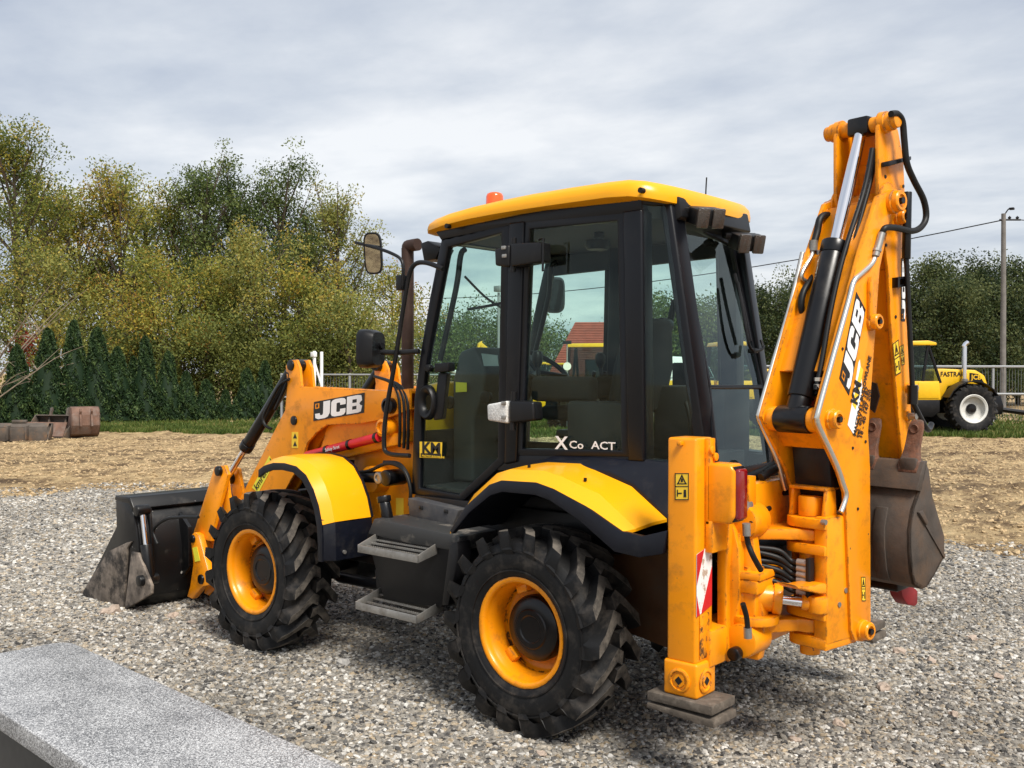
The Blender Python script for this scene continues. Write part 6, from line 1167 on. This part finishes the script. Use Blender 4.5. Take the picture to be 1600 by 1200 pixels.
# ---- yellow tractors
YT = mat('tractor_yellow', (.80, .46, .012), .35, var=.08, dirt=(.3, .2, .06), dscale=2, damt=.3); GTX = glassmat('tractor_glass', (.45, .55, .55))
WRM = mat('white_rim', (.62, .61, .57), .5, var=.15)
def tractor():
    r_ = empty('tractor'); by = .95
    def pr(name, pts, y0, y1, m, parent=None, bevel=.02): return MB().prism([(x, y0, z) for x, z in pts], (0, y1-y0, 0)).build(name, m, parent or r_, bevel=bevel)
    hood = pr('bonnet', [(-.94, 1.25), (-.94, 1.86), (-.70, 1.92), (.35, 1.88), (.62, 1.72), (.84, 1.10), (.55, 1.0), (.52, 1.35), (.0, 1.50), (-.5, 1.38), (-.66, 1.0), (-.94, 1.0)], -.42, .42, YT, bevel=.05)
    for s in (1, -1):
        bd = pr('bonnet_band', [(.15, 1.80), (.42, 1.76), (.60, 1.50), (.15, 1.56)], s*.423, s*.428, BLK, hood, 0)
        if s < 0: text_mesh('bonnet_lettering', 'FASTRAC', .20, (-.74, -.43, 1.69), (1, 0, 0), (0, 0, 1), BPR, hood, bold=.02, xs=.9); text_mesh('bonnet_lettering', 'JCB', .20, (.20, -.436, 1.60), (1, 0, 0), (0, 0, 1), YT, hood, bold=.03)
        MB().tube([(-.05, s*.5, 1.05), (-.05, s*.5, 1.5), (-.05, s*.5, 1.62)], .10, smooth=False, n=14).build('exhaust_shield', STL, r_) if s < 0 else None
        sh_ = []
        for k in range(9): t = R(28+k*16); sh_.append([(.80*math.cos(t), s*.55, .74+.80*math.sin(t)), (.83*math.cos(t), s*.55, .74+.83*math.sin(t)), (.83*math.cos(t), s*1.0, .74+.83*math.sin(t)), (.80*math.cos(t), s*1.0, .74+.80*math.sin(t))])
        MB().loft(sh_).build('mudguard', BLK, r_)
    MB().tube([(-.05, -.5, 1.60), (-.05, -.5, 2.45), (-.04, -.5, 2.62), (.06, -.5, 2.70)], .065, n=14).build('exhaust_stack', CHR, r_)
    cb = pr('cab_frame', [(-2.05, 1.0), (-2.05, 1.55), (-.98, 1.55), (-.92, 1.0)], -.85, .85, YT)
    for s in (1, -1):
        for x0, x1 in ((-2.02, -1.92), (-1.46, -1.28), (-.92, -1.28)): MB().tube([(x0, s*.8, 1.5), (x1, s*.76, 2.62)], .045, n=8, smooth=False).build('cab_pillar', BLK, cb)
        MB().prism([(-2.0, s*.80, 1.55), (-.95, s*.80, 1.55), (-1.27, s*.76, 2.6), (-1.9, s*.76, 2.6)], (0, -.01*s, 0)).build('cab_glass', GTX, cb)
        MB().box((-1.3, s*.86, 1.28), (.62, .02, .46)).build('door', YT, cb, bevel=.02); MB().box((-1.15, s*.5, 2.70), (.3, .2, .09)).build('roof_lamp', BLK, cb, bevel=.02)
    MB().prism([(-.95, -.78, 1.56), (-.95, .78, 1.56), (-1.27, .75, 2.6), (-1.27, -.75, 2.6)], (-.01, 0, 0)).build('windscreen', GTX, cb); MB().prism([(-2.0, -.78, 1.56), (-2.0, .78, 1.56), (-1.9, .75, 2.6), (-1.9, -.75, 2.6)], (.01, 0, 0)).build('rear_window', GTX, cb)
    pr('roof', [(-2.0, 2.60), (-1.95, 2.72), (-1.3, 2.74), (-1.05, 2.68), (-1.05, 2.60)], -.84, .84, YT, cb, .03)
    pr('seat', [(-1.9, 1.5), (-1.4, 1.5), (-1.45, 1.75), (-1.72, 1.78), (-1.75, 2.2), (-1.9, 2.2)], -.25, .25, DARK, cb)
    pr('chassis', [(-3.3, .75), (-3.3, 1.15), (.85, 1.1), (1.1, .95), (1.1, .6), (-3.2, .6)], -.32, .32, BLKP)
    pr('side_tank', [(-2.1, .55), (-2.1, 1.0), (-.98, 1.0), (-.98, .65), (-1.2, .5)], -.9, .9, BLK); pr('load_deck', [(-3.9, 1.25), (-3.9, 1.55), (-2.15, 1.55), (-2.15, 1.25)], -.85, .85, YT)
    pr('front_linkage', [(.85, .55), (.85, 1.15), (1.15, 1.12), (1.25, .8), (1.2, .55)], -.35, .35, BLKP); MB().tube([(1.1, -.2, .72), (2.4, -.2, .55), (3.2, -.2, .45)], .07, n=8).build('drawbar', BLKP, r_); MB().tube([(1.1, .2, .72), (2.4, .2, .55)], .07, n=8).build('drawbar', BLKP, r_)
    wh = None
    for x in (0, -2.9):
        for s in (-1, 1):
            if wh is None:
                wh = MB().lathe((0, 0, 0), (0, -1, 0), [(.20, .40), (.23, .46), (.22, .48), (.10, .44), (.04, .40), (.02, .22), (.02, .12), (-.05, .12), (-.1, .42), (-.2, .45), (-.2, .43)], n=36, closed=True).build('wheel', WRM, r_); wh.scale = (.89, .89, .89); wh.location = (x, .78*s, .74)
                T = MB().lathe((0, 0, 0), (0, 1, 0), [(-.20, .47), (-.25, .58), (-.24, .72), (-.16, .785), (0, .795), (.16, .785), (.24, .72), (.25, .58), (.20, .47)], n=48, closed=True)
                for i in range(22):
                    for e_ in (1, -1):
                        t0 = 2*math.pi*(i+(.5 if e_ < 0 else 0))/22; rg = []
                        for a, rb, rt, tw in ((.25, .68, .70, -.03), (.235, .74, .815, 0), (.12, .77, .83, .09), (-.01, .78, .83, .2)):
                            rg.append([Vector((q*math.cos(t0+tw+h), e_*a, q*math.sin(t0+tw+h))) for q, h in ((rb, -.05), (rt, -.035), (rt, .035), (rb, .05))])
                        T.loft(rg)
                T.build('tyre', TYRE, wh, ang=32); MB().lathe((0, 0, 0), (0, -1, 0), [(0, .17), (.07, .17), (.13, .12), (.14, 0)], n=24).build('hub', BLKP, wh)
            else:
                c = copy_tree(wh, r_); c.scale = (.89, .89, .89); c.location = (x, .78*s, .74); c.rotation_euler = (0, .15*x, math.pi if s > 0 else 0)
    return r_
RZ = math.atan2(FLATR.y, FLATR.x)
tr1 = tractor(); tr1.location = GD(1496, 30.0); tr1.rotation_euler = (0, 0, RZ+R(3)); tag(tr1, 'yellow tractor with chrome exhaust standing on grass right of the dipper', 'tractor', 'yellow tractors on the lawn')
tr2 = copy_tree(tr1); tr2.location = GD(1214, 30.6); tr2.rotation_euler = (0, 0, RZ+R(2)); tr2['label'] = 'yellow tractor half hidden between the cab rear window and the boom'
tr3 = copy_tree(tr1); tr3.location = GD(952, 33.5); tr3.rotation_euler = (0, 0, RZ+R(68)); tr3['label'] = 'yellow tractor seen through the side window of the digger cab'
# ---- small excavators seen through the cab
def mini(px, d, rz, label):
    r_ = empty('mini_excavator', GD(px, d), rz); tag(r_, label, 'excavator', 'small yellow excavators behind the cab')
    for s in (1, -1): MB().prism([(-.8, s*.7, .12), (-.65, s*.7, 0), (.65, s*.7, 0), (.8, s*.7, .12), (.8, s*.7, .32), (.65, s*.7, .42), (-.65, s*.7, .42), (-.8, s*.7, .32)], (0, -.28*s, 0)).build('track', RUB, r_, bevel=.03)
    MB().box((-.1, 0, .75), (1.4, 1.2, .55)).build('body', YT, r_, bevel=.06); cb = MB().box((.05, .22, 1.55), (.85, .7, 1.1)).build('cab_glass', GTX, r_, bevel=.03); MB().box((.05, .22, 2.13), (.95, .8, .08)).build('cab_roof', YT, cb, bevel=.03)
    for x in (-.38, .48):
        for y in (-.13, .57): MB().tube([(x, y, 1.0), (x, y, 2.1)], .04, n=6).build('cab_pillar', BLK, cb)
    MB().prism([(.5, -.35, .8), (.75, -.35, .8), (1.35, -.35, 2.2), (1.9, -.35, 2.75), (1.85, -.35, 2.9), (1.2, -.35, 2.4)], (0, .2, 0)).build('boom', YT, r_, bevel=.02); MB().prism([(1.8, -.33, 2.95), (1.95, -.33, 2.85), (2.3, -.33, 1.3), (2.15, -.33, 1.3)], (0, .16, 0)).build('dipper', YT, r_, bevel=.02)
    MB().prism([(2.1, -.45, 1.35), (2.4, -.45, 1.3), (2.45, -.45, .9), (2.1, -.45, .85), (1.95, -.45, 1.1)], (0, .4, 0)).build('bucket', OLD2, r_, bevel=.02)
mini(828, 37, RZ+R(200), 'small yellow excavator seen low through the cab beside the steering wheel'); mini(872, 40, RZ+R(160), 'small yellow excavator seen left of the white round sign')
# ---- white van behind the seat back
vn = empty('white_van', GD(1052, 46), RZ+R(35)); tag(vn, 'white van seen through the rear quarter glass of the cab', 'van')
vb = MB().prism([(-2.4, -.95, .45), (2.4, -.95, .45), (2.5, -.95, 1.1), (1.9, -.95, 1.35), (1.3, -.95, 2.25), (.9, -.95, 2.5), (-2.4, -.95, 2.55)], (0, 1.9, 0)).build('body', WHT, vn, bevel=.08)
for s in (1, -1):
    MB().prism([(1.75, s*.955, 1.4), (1.25, s*.955, 2.15), (.75, s*.955, 2.15), (.75, s*.955, 1.4)], (0, -.01*s, 0)).build('side_window', BLKP, vn)
    for x in (1.5, -1.5): MB().cyl((x, s*.98, .35), (x, s*.72, .35), .35, n=24).build('wheel', TYRE, vn, bevel=.03)
    MB().box((2.42, s*.6, .9), (.12, .3, .2)).build('headlight', CHR, vn, bevel=.03)
MB().prism([(1.86, -.85, 1.42), (1.86, .85, 1.42), (1.34, .8, 2.22), (1.34, -.8, 2.22)], (.02, 0, .01)).build('windscreen', BLKP, vn)
# ---- house with a red tiled roof
TILE = mat('red_roof_tile', (.30, .062, .038), .7, var=.2, vscale=2)
ho = empty('house', GD(965, 68), RZ+R(-4)); tag(ho, 'pale house with a steep red tiled hip roof seen through the cab', 'house')
MB().box((0, 0, .9), (7.2, 6.4, 1.8)).build('wall', mat('house_render', (.62, .58, .50), .9, var=.1), ho)
rp = [(-4.6, -3.8, 1.7), (4.6, -3.8, 1.7), (4.6, 3.8, 1.7), (-4.6, 3.8, 1.7), (-2.9, 0, 5.25), (2.9, 0, 5.25)]
ro = MB().add([Vector(q) for q in rp]+[Vector((a, b, c-.15)) for a, b, c in rp[:4]], [(0, 1, 5, 4), (1, 2, 5), (2, 3, 4, 5), (3, 0, 4), (6, 9, 8, 7), (0, 6, 7, 1), (1, 7, 8, 2), (2, 8, 9, 3), (3, 9, 6, 0)]).build('roof', TILE, ho)
for k in range(30):                    # courses of tiles
    u = k/30; u2 = (k+1)/30; a = Vector(rp[0]).lerp(Vector(rp[4]), u); b = Vector(rp[1]).lerp(Vector(rp[5]), u); n = Vector((0, -.68, .73))*.05
    a2, b2 = Vector(rp[0]).lerp(Vector(rp[4]), u2), Vector(rp[1]).lerp(Vector(rp[5]), u2); MB().prism([a+n, b+n, b2+n*.2, a2+n*.2], n*-1.1).build('tile_course', TILE, ro)
for x in (-1.8, 1.6): wq = MB().box((x, -3.22, 1.0), (1.1, .08, 1.1)).build('window', WHT, ho, bevel=.02); MB().box((x, -3.27, 1.0), (.9, .02, .9)).build('pane', GTX, wq)
MB().box((1.2, .3, 5.3), (.6, .6, 1.0)).build('chimney', mat('chimney_brick', (.25, .10, .07), .9, var=.3), ro)
# ---- fences
GAL = mat('fence_galvanised', (.33, .34, .35), .5, metal=.4)
BARM = mat('fence_bar_grey', (.12, .13, .13), .6, metal=.3)
def fence(label, pa, pb, h, n, rail=.03):
    v = pb-pa; L = v.length; r_ = empty('fence', pa, math.atan2(v.y, v.x)); tag(r_, label, 'fence', 'galvanised fences round the yard')
    for i in range(n+1): MB().box((L*i/n, 0, h/2), (.07, .07, h+.06)).build('post', GAL, r_)
    for z in (h-.02, h*.5, .12): MB().tube([(0, -.03, z), (L, -.03, z)], rail, n=6, smooth=False).build('rail', GAL, r_)
    T = MB()
    for k in range(int(L/.11)): T.box((k*.11+.05, .03, h/2), (.012, .012, h-.05))
    tag(T.build('bars', BARM, r_), kind='stuff'); return r_
fence('galvanised bar fence left of the cab beside the exhaust', GD(440, 37), GD(760, 37), 1.72, 3)
fence('galvanised bar fence seen through the cab side window', GD(765, 42), GD(1130, 42), 1.6, 4)
f3 = fence('tall galvanised fence with white top rail behind the right tractor', GD(1135, 36.5), GD(1760, 36.5), 2.05, 6, .045)
MB().tube([GD(1562, 35.6, .9)-f3.location, GD(1690, 36.2, 2.0)-f3.location], .06, n=8).build('brace', WHT, f3); bpy.data.objects[f3.children[-1].name].rotation_euler = (0, 0, -f3.rotation_euler.z)
# ---- utility pole, cables, lamp pole, round sign, white mast
PCON = mat('weathered_pole', (.16, .15, .14), .9, var=.25, vscale=3)
up_ = empty('utility_pole', GD(1567, 45)); tag(up_, 'weathered utility pole with insulators at the right edge', 'pole')
MB().tube([(0, 0, 0), (0, 0, 5), (.02, 0, 9.0)], [.13, .115, .095], n=12, smooth=False).build('shaft', PCON, up_)
q = FLATR; MB().tube([Vector((0, 0, 8.72))-q*.2, Vector((0, 0, 8.72))+q*.75], .04, n=8, smooth=False).build('crossarm', BLK, up_)
for k in (.25, .6): MB().lathe(Vector((0, 0, 8.75))+q*k, (0, 0, 1), [(0, .03), (.04, .07), (.09, .07), (.12, .03), (.16, 0)], n=12).build('insulator', BLK, up_)
MB().tube([Vector((0, 0, 8.9)), Vector((0, 0, 9.2))+q*.2, Vector((0, 0, 9.25))+q*.4], .03, n=6).build('bracket', BLK, up_); MB().box(Vector((0, 0, 9.22))+q*.35, (.2, .2, .1)).build('lamp', BLK, up_, bevel=.02)
def cable(label, a, b, sag, r=.022):
    pts = [a.lerp(b, t)-Vector((0, 0, 4*sag*t*(1-t))) for t in np.linspace(0, 1, 25)]
    o = MB().tube(pts, r, n=6, smooth=False).build('overhead_cable', BLK, None); tag(o, label, 'cable')
p0_ = up_.location+Vector((0, 0, 8.72)); cable('thin overhead cable crossing the sky behind the cab and boom', p0_, GD(470, 92, 9.2), 1.75, .028)
cable('short end of overhead cable running out at the right edge', p0_+FLATR*.7, p0_+FLATR*14+FLATF*-3+Vector((0, 0, -.1)), .4)
fp = empty('utility_pole', GD(470, 92)); tag(fp, 'far utility pole hidden among the left trees', 'pole'); MB().tube([(0, 0, 0), (0, 0, 9.3)], [.16, .11], n=10, smooth=False).build('shaft', PCON, fp); MB().box((0, 0, 9.2), (.1, 1.2, .1)).build('crossarm', BLK, fp)
lp = empty('lamp_pole', GD(779, 40)); tag(lp, 'grey floodlight pole seen through the door glass', 'lamp pole')
MB().tube([(0, 0, 0), (0, 0, 5.0)], [.07, .05], n=10, smooth=False).build('shaft', GAL, lp); MB().box((.0, 0, 5.15), (.34, .26, .24)).build('floodlight', GAL, lp, bevel=.03); MB().tube([Vector((0, 0, 4.5)), Vector((0, 0, 4.5))+FLATR*.35], .025, n=6, smooth=False).build('arm', GAL, lp); MB().box(Vector((0, 0, 4.55))+FLATR*.35, (.1, .1, .14)).build('camera_box', WHT, lp, bevel=.01)
sg = empty('round_sign', GD(886, 31)); tag(sg, 'white round sign on a thin post seen through the cab', 'sign'); MB().tube([(0, 0, 0), (0, 0, 2.15)], .03, n=8, smooth=False).build('post', GAL, sg)
MB().cyl(Vector((0, 0, 1.98))-FLATF*.05, Vector((0, 0, 1.98))-FLATF*.035, .125, n=28).build('disc', WHT, sg); MB().tube([Vector((0, 0, 2.75))-FLATR*.0, Vector((0, 0, 2.1))], .02, n=6, smooth=False).build('finial', GAL, sg); MB().box(Vector((0, 0, 2.72)), (.30, .06, .10)).build('crossbar', BLK, sg)
wm = empty('white_mast', GD(495, 29)); tag(wm, 'white lifting mast standing behind the loader arm', 'mast')
for k, (dx_, h) in enumerate(((-.07, 2.40), (.14, 2.38))): MB().box(FLATR*dx_+Vector((0, 0, h/2)), (.07, .07, h)).build('upright', WHT, wm, bevel=.01)
MB().tube([FLATR*-.1+Vector((0, 0, 2.2)), FLATR*.16+Vector((0, 0, 1.3))], .03, n=6, smooth=False).build('brace', WHT, wm); MB().box(Vector((0, 0, .1)), (.7, .7, .2)).build('base', BLKP, wm); MB().box(FLATR*-.09+Vector((0, 0, 2.3)), (.16, .12, .14)).build('head', WHT, wm, bevel=.01)

# ---- keep the tree thing > part > sub-part: lift anything deeper by one level
def _depth(o):
    n = 1
    while o.parent: o = o.parent; n += 1
    return n
for o in list(C.objects):
    while _depth(o) > 3: o.parent = o.parent.parent
